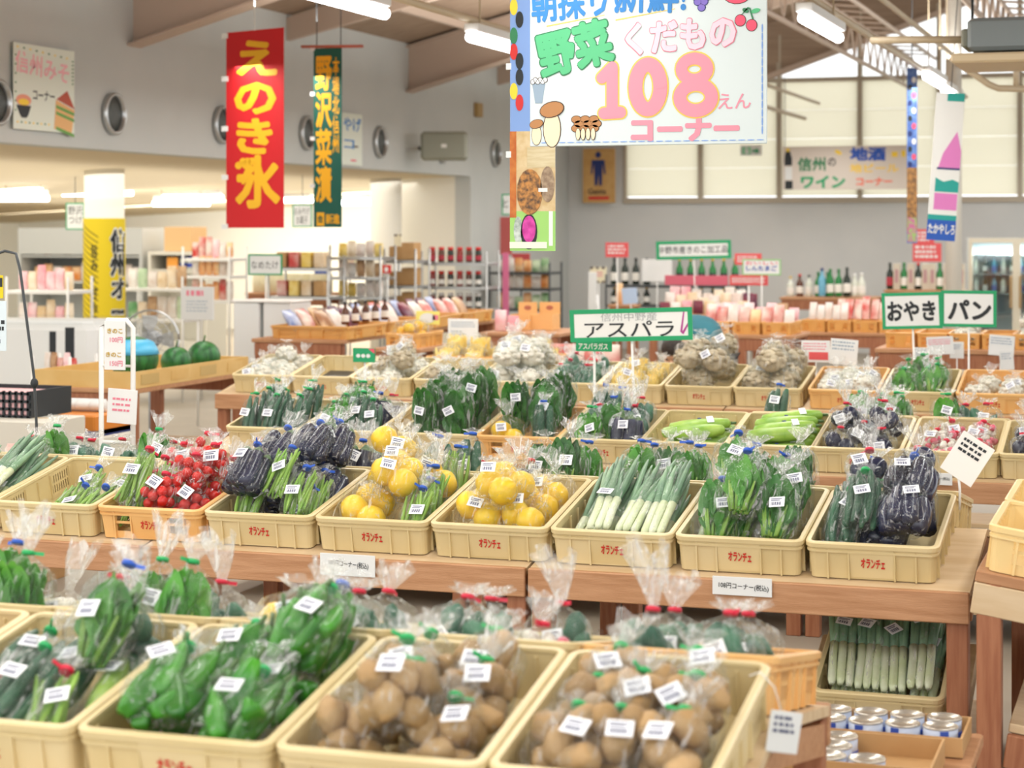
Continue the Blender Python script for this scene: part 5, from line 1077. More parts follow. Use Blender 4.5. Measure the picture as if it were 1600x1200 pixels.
# --- white sign stand and wire holder left of the third table
p = at(183, 500, 8.3); t = thing('sign_stand', 'white wire sign stand in front of the yellow banner', 'stand', TR(p.x, p.y, 0)); w = .075; zt = 1.31
MB().tube([(-w, 0, 0), (-w, 0, zt - .03), (-w + .03, 0, zt), (w - .03, 0, zt), (w, 0, zt - .03), (w, 0, 0)], .011, 8).build('frame', WHM, t)
MB().tube([(-w, 0, .8), (w, 0, .8)], .008, 6).tube([(-w, 0, 1.12), (w, 0, 1.12)], .006, 6).build('cross_bar', WHM, t); MB().bbox(-.12, .12, -.15, .15, 0, .02, .004).build('foot', WHM, t)
s = Card('price_card', 'long white price card with pink and yellow writing on the sign stand', 'price card', 163, 502, 196, 578, 8.25, PAPER, th=.003); s.text('きのこ', 180, 517, 24, 8, pm('mustard_ink', 'c4a020', .6), .003); s.text('100円', 182, 531, 20, 9, PKD, .002); s.text('きのこ', 178, 554, 24, 8, bpy.data.materials['mustard_ink'], .003); s.text('150円', 182, 568, 20, 9, PKD, .002)
s = Card('notice_paper', 'white notice sheet clipped low on the sign stand', 'notice', 168, 608, 214, 662, 8.2, PAPER, th=.003, roll=R(3)); s.scribble(176, 622, 208, 648, 3, PKD, 7, .4)
p = at(57, 680, 8.0); q = at(25, 400, 8.0); t = thing('wire_sign_holder', 'thin dark wire sign holder curving at the far left', 'stand', TR(p.x, p.y, 0)); u = q - Vector((p.x, p.y, 0))
MB().tube([(0, 0, 0), (0, 0, .9), (-.012, 0, 1.1), (u.x + .02, u.y, u.z - .06), (u.x, u.y, u.z + .01), (u.x - .05, u.y, u.z + .02), (u.x - .12, u.y, u.z + .0)], .006, 7).build('wire', BLKM, t); MB().lathe([(.09, 0), (.09, .012)], 18).build('foot', BLKM, t); MB().ball(.016, .016, .022, 10, 6, M=TR(-.01, 0, 1.07)).build('clamp', BLK, t)
s = Card('notice_paper', 'bluish sheet with black writing cut off by the left photo edge', 'notice', -40, 470, 10, 548, 7.3, pm('bluish_paper', 'cfdde4', .6), th=.003); s.scribble(-5, 500, 8, 540, 4, BLK, 3, .6); s.stick(zdown=0, r=.005, x=-.02, mat=BLKM)
s = Card('notice_paper', 'yellow and black striped card at the left photo edge', 'notice', -30, 430, 5, 466, 7.4, YB_, th=.003); s.rect(0, 434, 4, 448, BLK, 'printed_block'); s.stick(zdown=0, r=.005, x=-.02, mat=BLKM)
# --- left: shop fridge wall, racks and cartons
def rack(label, p, w, d, zs, post=.0125, mat=None, name='wire_rack', back=False, yaw=0):
    """steel rack of four posts with wire-edged shelves"""
    t = thing(name, label, 'shelf', TR(p.x, p.y, 0) @ RZ(yaw)); mt = mat or STEEL
    for x in (-w / 2, w / 2):
        for y in (-d / 2, d / 2): MB().tube([(x, y, 0), (x, y, zs[-1] + .12)], post, 8).build('post', mt, t)
    for z in zs:
        m = MB().bbox(-w / 2, w / 2, -d / 2, d / 2, z - .03, z, .003); m.build('shelf', mt, t)
    if back: MB().box(-w / 2, w / 2, d / 2 - .01, d / 2, 0, zs[-1] + .1).build('back_panel', WHM, t)
    return t
def case(label, x0, x1, ytop, Y, d=.6, shelves=(1.0, 1.32), mat=None, z0=0, solid_top=.0, name='display_case', yb=None):
    """open-fronted cabinet: sides, back, top, shelves"""
    a, b = atY(x0, ytop, Y), atY(x1, ytop, Y); w = b.x - a.x; h = a.z; t = thing(name, label, 'cabinet', TR((a.x + b.x) / 2, Y, 0)); mt = mat or WHM
    m = MB().box(-w / 2, -w / 2 + .04, 0, d, 0, h).box(w / 2 - .04, w / 2, 0, d, 0, h).box(-w / 2 + .04, w / 2 - .04, 0, d, h - max(.04, solid_top), h).box(-w / 2 + .04, w / 2 - .04, d - .03, d, 0, h - .04).box(-w / 2 + .04, w / 2 - .04, 0, d - .03, 0, .35); m.build('body', mt, t)
    for z in shelves: MB().box(-w / 2 + .04, w / 2 - .04, .02, d - .03, z - .025, z).build('shelf', mt, t)
    return t, (a.x + b.x) / 2, w, h
GRYM = pm('grey_painted_metal', 'b8bab6', .45); LGM = pm('light_beige_metal', 'd2cfc2', .5)
t, cx, w, h = case('large white refrigerated case standing behind the yellow banner', 28, 222, 356, 21, .7, (1.05, 1.36), GRYM, solid_top=.32)
pouches((cx - w * .44, 21.2, 1.36), (cx + w * .1, 21.2, 1.36), 7, 'on top shelf of the white case', [C_['tan_foil'], C_['white_foil'], C_['red_foil'], C_['brown_foil']], .18, .2)
pouches((cx - w * .44, 21.2, 1.05), (cx + w * .1, 21.2, 1.05), 7, 'on middle shelf of the white case', [C_['tan_foil'], C_['white_foil'], C_['orange_foil']], .18, .2)
pouches((cx + w * .2, 21.2, 1.05), (cx + w * .44, 21.2, 1.05), 3, 'at the right of the white case', [C_['white_foil'], C_['yellow_foil']], .18, .2)
t, cx, w, h = case('beige steel cabinet under the cardboard cartons', 231, 324, 393, 21, .5, (1.18, 1.5 - .3), LGM)
carton(TR(cx - .05, 21.3, h), 'large tan cardboard carton on the beige cabinet', .36, .4, .29, pm('tan_carton', 'd6b07c', .6)); carton(TR(cx + .24, 21.3, h), 'flat cardboard carton beside the large carton', .22, .4, .08)
for i, (dx, g, l, c, n) in enumerate(((-.17, DKG, LBW, BLK, 'dark bottle with pale label'), (.0, PLG, pm('jar_blue', '3a4fb0', .4), pm('blue_cap', '27379c', .4), 'blue capped jar, left'), (.1, PLG, bpy.data.materials['jar_blue'], bpy.data.materials['blue_cap'], 'blue capped jar, right'))): bottle(TR(cx + dx, 21.15, 1.2), n + ' in the beige cabinet', g, l, .26 if i == 0 else .16, .045, capm=c, jar=i > 0)
s = Card('price_card', 'orange card hanging inside the beige cabinet', 'price card', 261, 402, 278, 421, 23.55, pm('orange_card', 'eea03c', .6)); s.stick(zup=1.395, r=.004, name='string')
# white goods rack and pallet boxes, far left
for i, (x0, x1, y, Y, zs, lb, mats) in enumerate(((30, 125, 520, 15.2, (.85, 1.15), 'white wire rack of snacks at the far left', [C_['pink_foil'], C_['red_foil'], C_['white_foil'], C_['tan_foil']]), (200, 300, 470, 17.5, (.8, 1.1), 'white wire rack behind the yellow banner and the fan', [C_['tan_foil'], C_['brown_foil'], C_['green_foil'], C_['white_foil']]), (300, 372, 440, 18.5, (.95, 1.2, 1.38), 'white wire rack of red snack packs left of the enoki sign', [C_['red_foil'], C_['pink_foil'], C_['white_foil'], C_['orange_foil']]))):
    a, b = atY(x0, y, Y), atY(x1, y, Y); c = (a + b) / 2; w = b.x - a.x; rack(lb, c, w, .4, (.3,) + zs, .012, WHM)
    for z in zs: pouches((a.x + .03, Y - .05, z), (b.x - .03, Y - .05, z), 6, SHN(z, zs) + ' of the ' + ('far left rack', 'rack behind the fan', 'red snack rack')[i], mats, .12, .19)
s = Card('notice_paper', 'large white notice board in front of the red snack rack', 'notice', 283, 448, 334, 500, 17, pm('pale_board', 'd8dada', .6), th=.02); s.scribble(292, 454, 326, 464, 1, PKD, 3, .8); s.scribble(292, 470, 326, 490, 4, GRYP, 3, .3); s.stick(zdown=.7, r=.01)
c = at(66, 520, 14.6); rf = rgf
t = thing('chest_freezer', 'white chest freezer with curved front at the far left', 'freezer', TR(c.x - .1, c.y, 0) @ RZ(R(8)))
MB().bbox(-.75, .62, -.3, .35, .05, 1.02, .06).build('body', WHT, t); MB().bbox(-.76, .63, -.31, .36, 1.0, 1.04, .01).build('lid', GLASS, t); MB().box(-.7, .6, -.25, .3, 0, .05).build('plinth', BLK, t); MB().box(.28, .33, -.302, -.299, .62, .95).box(.40, .47, -.302, -.299, .66, .98).build('lettering', BLK, t)
c = at(35, 640, 10.2); carton(TR(c.x, c.y, 0) , 'tall beige crate stack box at the far left', .5, .4, .72, LGM)
c = at(20, 580, 10.4)
t = thing('basket_tray', 'black plastic basket of goods on the beige box at far left', 'basket', TR(c.x - .02, c.y + .0, .72)); m = MB()
for k in range(14): m.box(-.24 + k * .036, -.24 + k * .036 + .014, -.2, -.19, .0, .14)
for k in range(4): m.box(-.25, .25, -.2, -.188, k * .04, k * .04 + .014)
m.box(-.25, .25, .19, .2, 0, .14).box(-.25, -.24, -.19, .19, 0, .14).box(.24, .25, -.19, .19, 0, .14).box(-.24, .24, -.19, .19, 0, .01); m.build('grille', BLK, t); MB().bbox(-.24, .24, -.19, .19, .01, .12, .01).build('lining', pm('pink_lining', 'e7b9bb', .6), t)
c = at(32, 640, 9.6); carton(TR(c.x - .03, c.y, .0), 'open cardboard carton below the black basket', .42, .3, .82 - .28, open_=True)
c = at(122, 650, 11.0); t = thing('storage_box', 'orange and blue striped storage box below the yellow banner', 'box', TR(c.x, c.y, 0)); MB().bbox(-.22, .24, -.2, .2, 0, .56, .01).build('base', LGM, t); MB().bbox(-.2, .22, -.2, .2, .56, .68, .01).build('body', pm('orange_box', 'd07f2c', .5), t); MB().box(-.2, .22, -.203, .2, .56, .595).build('band', NAVY, t)
for i in range(4): pouch(TR(c.x - .14 + i * .09, c.y, .68), 'white round bag, %s from left in the orange striped box' % ORD[i], WHT, .1, .07, .09, 'white bags in the orange striped box')
a, b = atY(72, 600, 12.0), atY(130, 600, 12.0); rack('low white rack of red and brown packs before the white freezer', (a + b) / 2, b.x - a.x, .35, (.45, .7), .012, WHM)
for z in (.45, .7): pouches((a.x + .02, 11.95, z), (b.x - .02, 11.95, z), 5, SHN(z, (.45, .7)) + ' of the low white rack', [C_['red_foil'], C_['brown_foil'], C_['white_foil'], C_['pink_foil']], .1, .12)
# low red-brown table in front of the far left goods
c = at(70, 690, 9.0); flat_table('low red brown table in front of the far left goods', c.x - .65, c.x + .55, c.y - .25, c.y + .25, .62, .1)
for i in range(3): pouch(TR(c.x - .35 + i * .25, c.y, .62), '%s red pack from left on the low red brown table' % ORD[i], C_['red_foil'], .2, .09, .12, 'red packs on the low table')
# --- watermelon table on the left
flat_table('pine table carrying the melon tray, left of the mushrooms', -6.55, -5.83, 10.45, 12.0, .74, .1, shelf=.3)
t = thing('wooden_tray', 'shallow tan tray box holding melons', 'tray', TR(-6.18, 11.22, .74)); WTR = pm('tan_tray', 'd9b878', .6, 'cfa862', 4)
MB().box(.33, .35, -.75, .75, 0, .1).box(-.35, -.33, -.75, .75, 0, .1).box(-.33, .33, -.75, -.73, 0, .1).box(-.33, .33, .73, .75, 0, .1).box(-.33, .33, -.73, .73, 0, .012).build('body', WTR, t)
for k in range(4): MB().box(.35, .353, -.7 + k * .38, -.48 + k * .38, .02, .08).build('printed_panel', WTR if k % 2 else pm('olive_panel', 'c0a468', .6) if 'olive_panel' not in bpy.data.materials else bpy.data.materials['olive_panel'], t)
BAGB = pm('blue_net', '4fb0d8', .35)
for i, (x, y, r, lb) in enumerate(((-6.02, 10.78, .15, 'largest striped melon in a blue net bag, by the fan'), (-6.0, 11.28, .1, 'second striped melon along the tan tray'), (-5.98, 11.62, .11, 'third striped melon along the tan tray'))):
    t = thing('watermelon', lb, 'melon', TR(x, y, .756 + r * .93)); MB().ball(r, r, r * .93, 20, 12).build('rind', MELON, t)
    if i == 0: MB().lathe([(r * .55, r * .8), (r * .8, r * .68), (r * .95, r * .42), (r * 1.03, r * .2)], 20).build('net_bag', filmmat('blue_bag_film', .0, .05) if False else BAGB, t)
    else: MB().tube([(0, 0, r * .9), (.01, 0, r * .9 + .04)], .006, 6).build('stem', CALX, t)
c = at(236, 530, 14.3); t = thing('electric_fan', 'round grey electric fan behind the sign stand', 'fan', TR(c.x, c.y, 0)); PF_ = pm('fan_grey', '9aa0a4', .35)
MB().lathe([(.2, 0), (.2, .03), (.03, .05)], 24).build('base', PF_, t); MB().tube([(0, 0, .04), (0, 0, c.z - .05)], .018, 10).build('pole', PF_, t)
HB = TR(0, 0, c.z) @ RZ(R(15)) @ RX(R(90)); MB().lathe([(.0, -.12), (.06, -.1), (.07, -.0), (.03, .04)], 16).build('motor_housing', PF_, t, HB)
m = MB()
for r in (.21, .16, .11, .06): m.tube([(r * cos(2 * pi * i / 28), r * sin(2 * pi * i / 28), .05 + .05 * (1 - (r / .21) ** 2)) for i in range(29)], .003, 5)
m.tube([(.21 * cos(2 * pi * i / 28), .21 * sin(2 * pi * i / 28), .02) for i in range(29)], .007, 6)
for i in range(20): a = 2 * pi * i / 20; m.tube([(.03 * cos(a), .03 * sin(a), .1), (.12 * cos(a), .12 * sin(a), .085), (.21 * cos(a), .21 * sin(a), .02)], .002, 4)
m.build('guard', STEEL, t, HB)
for i in range(4):
    m = MB(); a = i * pi / 2; pts = []
    for k in range(5):
        rr = .03 + .15 * k / 4; wd = .28 + .5 * sin(pi * k / 4 * .8)
        for q in (-1, 1): pts.append((rr * cos(a + q * wd / 2), rr * sin(a + q * wd / 2), .03 + q * .015))
    m.add(pts, [(2 * k, 2 * k + 1, 2 * k + 3, 2 * k + 2) for k in range(4)], 0, True); m.build('blade', pm('fan_blade', 'b6bcc0', .3, trans=.3) if i == 0 else bpy.data.materials['fan_blade'], t, HB)
# --- tiered wooden trays of packed goods running back along the left aisle
flat_table('long pine table of packed goods behind the melon table', -6.6, -5.85, 13.6, 17.2, .86, .1)
for k in range(4):
    y = 14.05 + k * .85; crate(TR(-6.15, y, .86) @ RZ(R(90)) @ SCL(2.1, 1.3, .9), 'tan crate of packed goods, %s along the left aisle table' % ORD[k], AMBER, True, False, grp='tan crates on the left aisle table')
    for i in range(6):
        mt = rgf.choice([C_['purple_foil'], C_['purple_foil'], C_['brown_foil'], C_['white_foil'], C_['blue_foil'], C_['red_foil']]); pouch(TR(-6.3 + (i // 3) * .26, y - .24 + (i % 3) * .24, .91) @ RZ(R(90)) @ RX(R(-35)), '%s packed goods, %s in %s tan crate of the left aisle' % (PN[mt.name], ORD[i], ORD[k]), mt, .18, .19, .06, 'packs on the left aisle table')
for i in range(5): bottle(TR(-5.98, 13.95 + i * .2, .955), 'small brown bottle, %s from the near end of the aisle crates' % ORD[i], BRG, LBW, .17, .03, 'small brown bottles')
# --- centre rear: oranges, yellow bags, cardboard trays
GZ = 13.0
def crow(label, px0, px1, py, Z, n, mats, kinds, ztab, matc=AMBER, sc=1.2, phrase='', lab=.2, tl=.0):
    a, b = at(px0, py, Z), at(px1, py, Z); t = flat_table(label, a.x - .05, b.x + .05, a.y - .1, a.y + .6, ztab)
    wd = (b.x - a.x) / n
    for i in range(n):
        CM = TR(a.x + wd * (i + .5), a.y + .26, ztab) @ SCL(wd / .385, 1.05, .95)
        crate(CM, 'amber crate, %s from left on the %s' % (ORD[i], phrase), matc, True, False, grp='amber crates on the ' + phrase)
        ks = kinds[i % len(kinds)]
        if ks: load(TR(a.x + wd * (i + .5), a.y + .26, ztab), '%s crate of %s' % (ORD[i], phrase), ([(.02, .03, 10, ks), (.3, .06, 10, ks), (.55, .09, 10, ks), (.8, .1, 10, ks)] if ks != 'ooo' else [(.1, .0, 50, 'o'), (.4, .0, 50, 'o'), (.7, 0, 50, 'o')]), 200 + int(px0) + i, sc=sc, lab=lab, tail=tl, hw=wd / 2)
    return a, b, wd
crow('pine table of yellow bags at the centre rear', 664, 872, 560, 12.6, 4, None, ['n', 'n', 'n', 'n'], .78, phrase='yellow bag table', lab=0)
crow('small pine table of oranges at the centre rear', 600, 662, 545, 14.2, 1, None, ['ooo'], .84, phrase='orange table', lab=0)
crow('pine table with oyaki crates on the right', 1382, 1640, 562, 13.2, 5, None, ['', '', 'M', '', 'M'], .9, phrase='oyaki table', lab=0)
crow('pine table of red and white packs behind the oyaki crates', 1250, 1420, 508, 17.5, 4, None, ['', '', '', ''], .78, phrase='red pack table', lab=0)
a, b = at(1250, 508, 17.5), at(1420, 508, 17.5)
pouches((a.x + .05, a.y + .15, .88), (a.x + .4, a.y + .15, .88), 5, 'on white pack crate of red pack table', [C_['white_foil']], .14, .16, -20)
pouches((a.x + .27, a.y + .3, .88), (a.x + .72, a.y + .3, .88), 6, 'on red crate of red pack table', [C_['red_foil']], .14, .2, -30)
pouches((a.x + .72, a.y + .2, .88), (b.x - .02, a.y + .2, .88), 5, 'at right of red pack table', [C_['white_foil'], C_['pink_foil']], .14, .16, -20)
crow('pine table of cardboard trays at centre right', 1095, 1245, 530, 16.4, 3, None, ['', '', ''], .82, phrase='tray table', lab=0)
a, b = at(1095, 530, 16.4), at(1245, 530, 16.4); pouches((a.x, a.y + .15, .9), (b.x, a.y + .15, .9), 8, 'on the front of tray table', [C_['red_foil'], C_['orange_foil'], C_['white_foil'], C_['purple_foil']], .14, .15, -25); pouches((a.x, a.y + .35, .92), (b.x, a.y + .35, .92), 8, 'at the back of tray table', [C_['pink_foil'], C_['white_foil'], C_['red_foil'], C_['brown_foil']], .12, .13, -15)
# open orange display cartons
for x0, x1, lb in ((803, 834, 'left one of two open orange display cartons'), (836, 870, 'right one of two open orange display cartons')):
    c = at((x0 + x1) / 2, 512, 15.5); w = (x1 - x0) * 15.5 / F
    t = carton(TR(c.x, c.y, 0.92 - .02), lb, w, .2, .12, pm('orange_carton', 'e8b676', .6) if 'orange_carton' not in bpy.data.materials else bpy.data.materials['orange_carton'], open_=True); MB().box(-w / 2, w / 2, .1, .106, .12, .21).build('header_flap', bpy.data.materials['orange_carton'], t); MB().prism([(.03 * cos(k * .6), .165 + .018 * sin(k * .6)) for k in range(10)], .097, .099).build('printed_oval', pm('red_brown_print', 'b56a52', .6) if 'red_brown_print' not in bpy.data.materials else bpy.data.materials['red_brown_print'], t)
c0, c1 = at(770, 530, 15.4), at(905, 530, 15.4); flat_table('pine table under the orange display cartons', c0.x, c1.x, c0.y - .3, c0.y + .5, .9)
pouches((c0.x + .05, c0.y - .1, .9), (c0.x + .25, c0.y - .1, .9), 2, 'left of the orange display cartons', [C_['pink_foil'], C_['white_foil']], .12, .14)
# --- wire racks at the centre rear with goods
for i, (x0, x1, Y, zs, lb, sh) in enumerate(((433, 525, 18.0, (.75, 1.02, 1.3), 'steel wire rack of boxes right of the enoki sign', 'box rack'), (528, 606, 18.6, (.8, 1.0, 1.2, 1.4), 'steel wire rack of brown goods left of the round column', 'brown goods rack'), (612, 660, 19.1, (.85, 1.1, 1.36), 'steel wire rack of cardboard boxes right of the round column', 'cardboard rack'), (670, 770, 19.6, (.85, 1.08, 1.33), 'steel wire rack of jars near the far corner', 'jar rack'))):
    a, b = atY(x0, 480, Y), atY(x1, 480, Y); c = (a + b) / 2; w = b.x - a.x; rack(lb, c, w, .4, (.3,) + zs, .012)
    for z in zs:
        wh = SHN(z, zs) + ' of the ' + sh
        if i == 1: pouches((a.x + .03, Y - .05, z), (b.x - .03, Y - .05, z), 5, wh, [C_['brown_foil'], C_['tan_foil'], C_['white_foil'], C_['yellow_foil']], .11, .16)
        elif i == 0:
            for k in range(4): mt = (C_['tan_foil'], CARD, C_['red_foil'], C_['yellow_foil'])[(k + int(z * 10)) % 4]; carton(TR(a.x + .08 + k * (w - .1) / 4, Y, z), 'small box, %s from left, %s' % (ORD[k], wh), .1, .16, .15, mt, grp='boxes on ' + wh)
        elif i == 2:
            for k in range(2): carton(TR(a.x + .08 + k * (w - .12) / 1.6, Y, z), 'cardboard box, %s one, %s' % (('left', 'right')[k], wh), .14, .2, .18 if k else .14, CARD, grp='boxes on ' + wh)
        else:
            for k in range(6): bottle(TR(a.x + .07 + k * (w - .1) / 6, Y - .08, z), 'jar, %s from left, %s' % (ORD[k], wh), (REDG, BRG, DKG)[k % 3], LBW if z < 1.3 else LBR, .16, .034, 'jars on ' + wh, capm=CAPW if z < 1 else RED, jar=True)
c = at(424, 478, 16); t = thing('covered_stand', 'white cloth covered stand below the enoki sign', 'stand', TR(c.x, c.y, 0)); MB().bbox(-.24, -.015, -.2, .2, 0, 1.1, .01).bbox(.015, .26, -.19, .2, 0, 1.1, .01).build('cloth', WHT, t); MB().bbox(-.25, .27, -.21, .21, 1.1, 1.115, .004).build('top', WHM, t)
# chopstick-like bundles of noodles on the pale stand behind
c0, c1 = atY(402, 440, 19.5), atY(520, 440, 19.5)
flat_table('pale stand of noodle packets behind the white cloth stand', c0.x - .05, c1.x + .05, 19.3, 19.8, 1.0)
for k in range(11): pouch(TR(c0.x + .02 + k * (c1.x - c0.x) / 10.6, 19.45, 1.0), 'cream noodle packet, %s on the pale stand' % (ORD[k] + ' from left' if k < 9 else ('next to last' if k == 9 else 'last at the right')), pm('noodle_cream', 'ddd6b8', .5, 'cfc79e', 4) if 'noodle_cream' not in bpy.data.materials else bpy.data.materials['noodle_cream'], .1, .2, .05, 'noodle packets')
# --- far right: shelf of bottles, cooler
def brow(px0, px1, py, Y, specs, where, hs=.3, grp=None):
    a, b = atY(px0, py, Y), atY(px1, py, Y)
    for i, (g, l, c, n, h) in enumerate(specs): bottle(TR(a.x + (b.x - a.x) * (i + .5) / len(specs), Y, a.z), '%s, %s from left %s' % (n, ORD[i] if i < 9 else ('tenth', 'eleventh', 'twelfth')[i - 9], where), g, l, h, .045, grp, capm=c)
a, b = atY(1225, 463, 24), atY(1376, 463, 24); flat_table('long wooden counter of clear and green bottles before the rear wall', a.x, b.x, 23.7, 24.4, a.z, .12)
brow(1228, 1330, 463, 24, [(PLG, LBW, CAPG, 'pale bottle', .24), (BRG, LBW, RED, 'brown bottle', .27), (PLG, LBW, BLK, 'clear bottle', .26), (GRG, LBW, GRND, 'green bottle', .3), (GRG, LBW, GRND, 'green bottle', .3), (PLG, LBW, CAPW, 'clear bottle', .26), (PLG, LBW, CAPG, 'pale bottle', .24)], 'on the long wooden counter', grp='bottles on the left half of the counter')
brow(1278, 1330, 463, 23.85, [(BLG, BLG, NAVY, 'blue labelled bottle', .34), (GRG, LBW, GRG, 'green bottle', .33), (GRG, LBW, GRG, 'green bottle', .33), (DKG, LBW, DKG, 'dark green bottle', .35)], 'in the front row of the counter', grp='front bottles on the counter')
brow(1330, 1352, 463, 23.9, [(PLG, LBW, CAPW, 'slim white bottle', .27), (PLG, LBW, CAPW, 'slim white bottle', .28)], 'at the right of the counter', grp='slim white bottles')
a, b = atY(1385, 452, 24), atY(1508, 452, 24); flat_table('white shelf of sake bottles and boxes left of the cooler', a.x, b.x, 23.75, 24.3, a.z, .05)
SBX = pm('beige_bottle_box', 'cfc8b8', .6, 'c2b8a4', 5)
w = (b.x - a.x) / 11
for i in range(11):
    x = a.x + w * (i + .5)
    if i in (1, 3, 5, 6, 8, 9, 10): 
        t = thing('bottle_box', 'upright beige bottle box, %s along the sake shelf' % (ORD[i] if i < 9 else ('tenth', 'last')[i - 9]), 'box', TR(x, 24, a.z), 'bottle boxes on the sake shelf'); MB().bbox(-.042, .042, -.042, .042, 0, .31, .004).build('body', SBX, t); MB().box(-.02, .02, -.0435, -.042, .08, .24).build('printed_panel', pm('mauve_print', 'b08a8c', .6) if 'mauve_print' not in bpy.data.materials else bpy.data.materials['mauve_print'], t)
    else:
        g, l, n = {0: (DKG, LBR, 'dark bottle with red label'), 2: (GRG, LBW, 'green sake bottle'), 4: (DKG, LBW, 'dark bottle with red cap'), 7: (GRG, LBW, 'green bottle with white label')}[i]; bottle(TR(x, 24, a.z), n + ' between beige boxes on the sake shelf', g, l, .32, .042, capm=RED if i == 4 else g)
a = atY(1511, 372, 25.2); b = atY(1650, 372, 25.2); t = thing('drinks_cooler', 'glass door drinks cooler against the rear wall', 'cooler', TR(a.x, 25.2, 0)); h = a.z; w = b.x - a.x
CF = pm('cooler_frame', 'd3ccb8', .4, metal=.2); CIN = pm('cooler_interior', 'dfe9ea', .5)
MB().box(0, .03, 0, .7, 0, h).box(w - .03, w, 0, .7, 0, h).box(.03, w - .03, 0, .7, h - .06, h).box(.03, w - .03, .66, .7, 0, h - .06).box(.03, w - .03, 0, .66, 0, .2).build('body', CIN, t)
for k in range(2):
    x0 = .02 + k * .58; m = MB(); m.box(x0, x0 + .05, -.03, 0, .2, h).box(x0 + .53, x0 + .58, -.03, 0, .2, h).box(x0 + .05, x0 + .53, -.03, 0, .2, .26).box(x0 + .05, x0 + .53, -.03, 0, h - .06, h); d = m.build('door', CF, t)
    MB().box(x0 + .05, x0 + .53, -.016, -.012, .26, h - .06).build('door_glass', CGLASS, d); MB().bbox(x0 + (.5 if k == 0 else .03), x0 + (.53 if k == 0 else .06), -.06, -.03, .7, 1.1, .008).build('handle', pm('bronze_handle', 'a88a5c', .4) if k == 0 else bpy.data.materials['bronze_handle'], d)
for z in (.6, .88, 1.12, 1.36): MB().box(.03, w - .03, .05, .62, z - .012, z).build('shelf', STEEL, t)
l = bpy.data.lights.new('cooler_light', 'AREA'); l.energy = 60; l.size = .5; l.shape = 'RECTANGLE'; l.size_y = .1; lo = bpy.data.objects.new('cooler_light', l); COL.objects.link(lo); lo.location = (a.x + .5, 25.3, h - .08)
for z, nm in ((.88, 'lower'), (1.12, 'upper')):
    for i in range(9): g, lb_, n = ((DKG, LBW, 'dark'), (BLG, pm('lb_blue', '4a68b0', .5) if 'lb_blue' not in bpy.data.materials else bpy.data.materials['lb_blue'], 'blue'), (PLG, LBW, 'pale'))[(i + int(z * 10)) % 3]; bottle(TR(a.x + .1 + i * .11, 25.32, z), '%s bottle, %s from left on the %s cooler shelf' % (n, ORD[i], nm), g, lb_, .22, .032, 'bottles in the cooler')
# dark wine shelf and sweets display, centre rear
a, b = atY(955, 440, 22.5), atY(1160, 440, 22.5)
t = rack('dark shelf of wine bottles under the mushroom goods sign', (a + b) / 2, b.x - a.x, .45, (.5, .8, 1.03), .012, BLKM); zA, zB = 1.03, .8
w = (b.x - a.x)
for i in range(12):
    g = DKG if i < 6 else GRG; c = BLK if i < 6 else CAPG
    if i in (4, 5): continue
    bottle(TR(a.x + w * (i + .5) / 12, 22.4, zA), '%s wine bottle, place %s from left on the dark shelf' % ('dark' if i < 6 else 'gold capped', ORD[i] if i < 9 else ('tenth', 'eleventh', 'last')[i - 9]), g, LBW if i < 6 else DKG, .31, .042, 'wine bottles on the dark shelf', capm=c)
    bottle(TR(a.x + w * (i + .5) / 12, 22.4, zB), 'short bottle, place %s from left below the wine bottles' % (ORD[i] if i < 9 else ('tenth', 'eleventh', 'last')[i - 9]), DKG, bpy.data.materials['bottle_label'], .2, .04, 'short bottles on the dark shelf', capm=CAPG)
s = Card('notice_paper', 'large white paper between the wine bottles', 'notice', 1003, 405, 1050, 440, 22.8, PAPER, th=.004); s.stick(zdown=.8, r=.006)
s = Card('notice_paper', 'pale blue sheet standing before the wine shelf', 'notice', 972, 450, 996, 475, 20.5, pm('pale_blue_paper', 'b6cbe6', .6), roll=R(-5)); s.stick(zdown=.0, r=.006)
t = thing('shelf_banner', 'deep pink strip along the sweets display', 'banner', TR(*at(1088, 438, 20.35))); MB().bbox(-.33, .33, -.01, .01, -.05, .05, .003).build('strip', pm('rose_strip', 'cf6478', .6), t); MB().tube([(0, .02, -.04), (0, .02, .0 - at(1088, 438, 20.35).z)], .01, 6).build('stick', WHM, t)
a, b = at(1030, 490, 19.3), at(1180, 490, 19.3); flat_table('pine table of pink sweets under the pink strip', a.x - .1, b.x, a.y - .1, a.y + .7, .86)
for r, (dy, dz) in enumerate(((.0, 0), (.22, .0), (.42, 0))): pouches((a.x, a.y + dy, .86), (b.x, a.y + dy, .86), 8, 'in %s row of pink sweets' % ORD[r], [C_['pink_foil'], C_['white_foil'], C_['tan_foil'], C_['purple_foil'], C_['white_foil']], .12, .13 + .045 * r)
a = at(928, 460, 22); t = thing('display_easel', 'white leaning post frame left of the wine shelf', 'stand', TR(a.x, a.y, 0)); MB().bbox(-.06, .03, -.02, .02, 0, 1.2, .004).build('post', WHT, t); MB().tube([(.03, 0, .95), (.18, -.1, 0)], .018, 8).build('brace', WHT, t)
pouches((a.x + .25, a.y, .85), (a.x + .42, a.y, .85), 2, 'beside the white leaning post', [C_['orange_foil'], C_['brown_foil']], .11, .2)
flat_table('small table beside the white leaning post', a.x + .2, a.x + .5, a.y - .15, a.y + .15, .85)
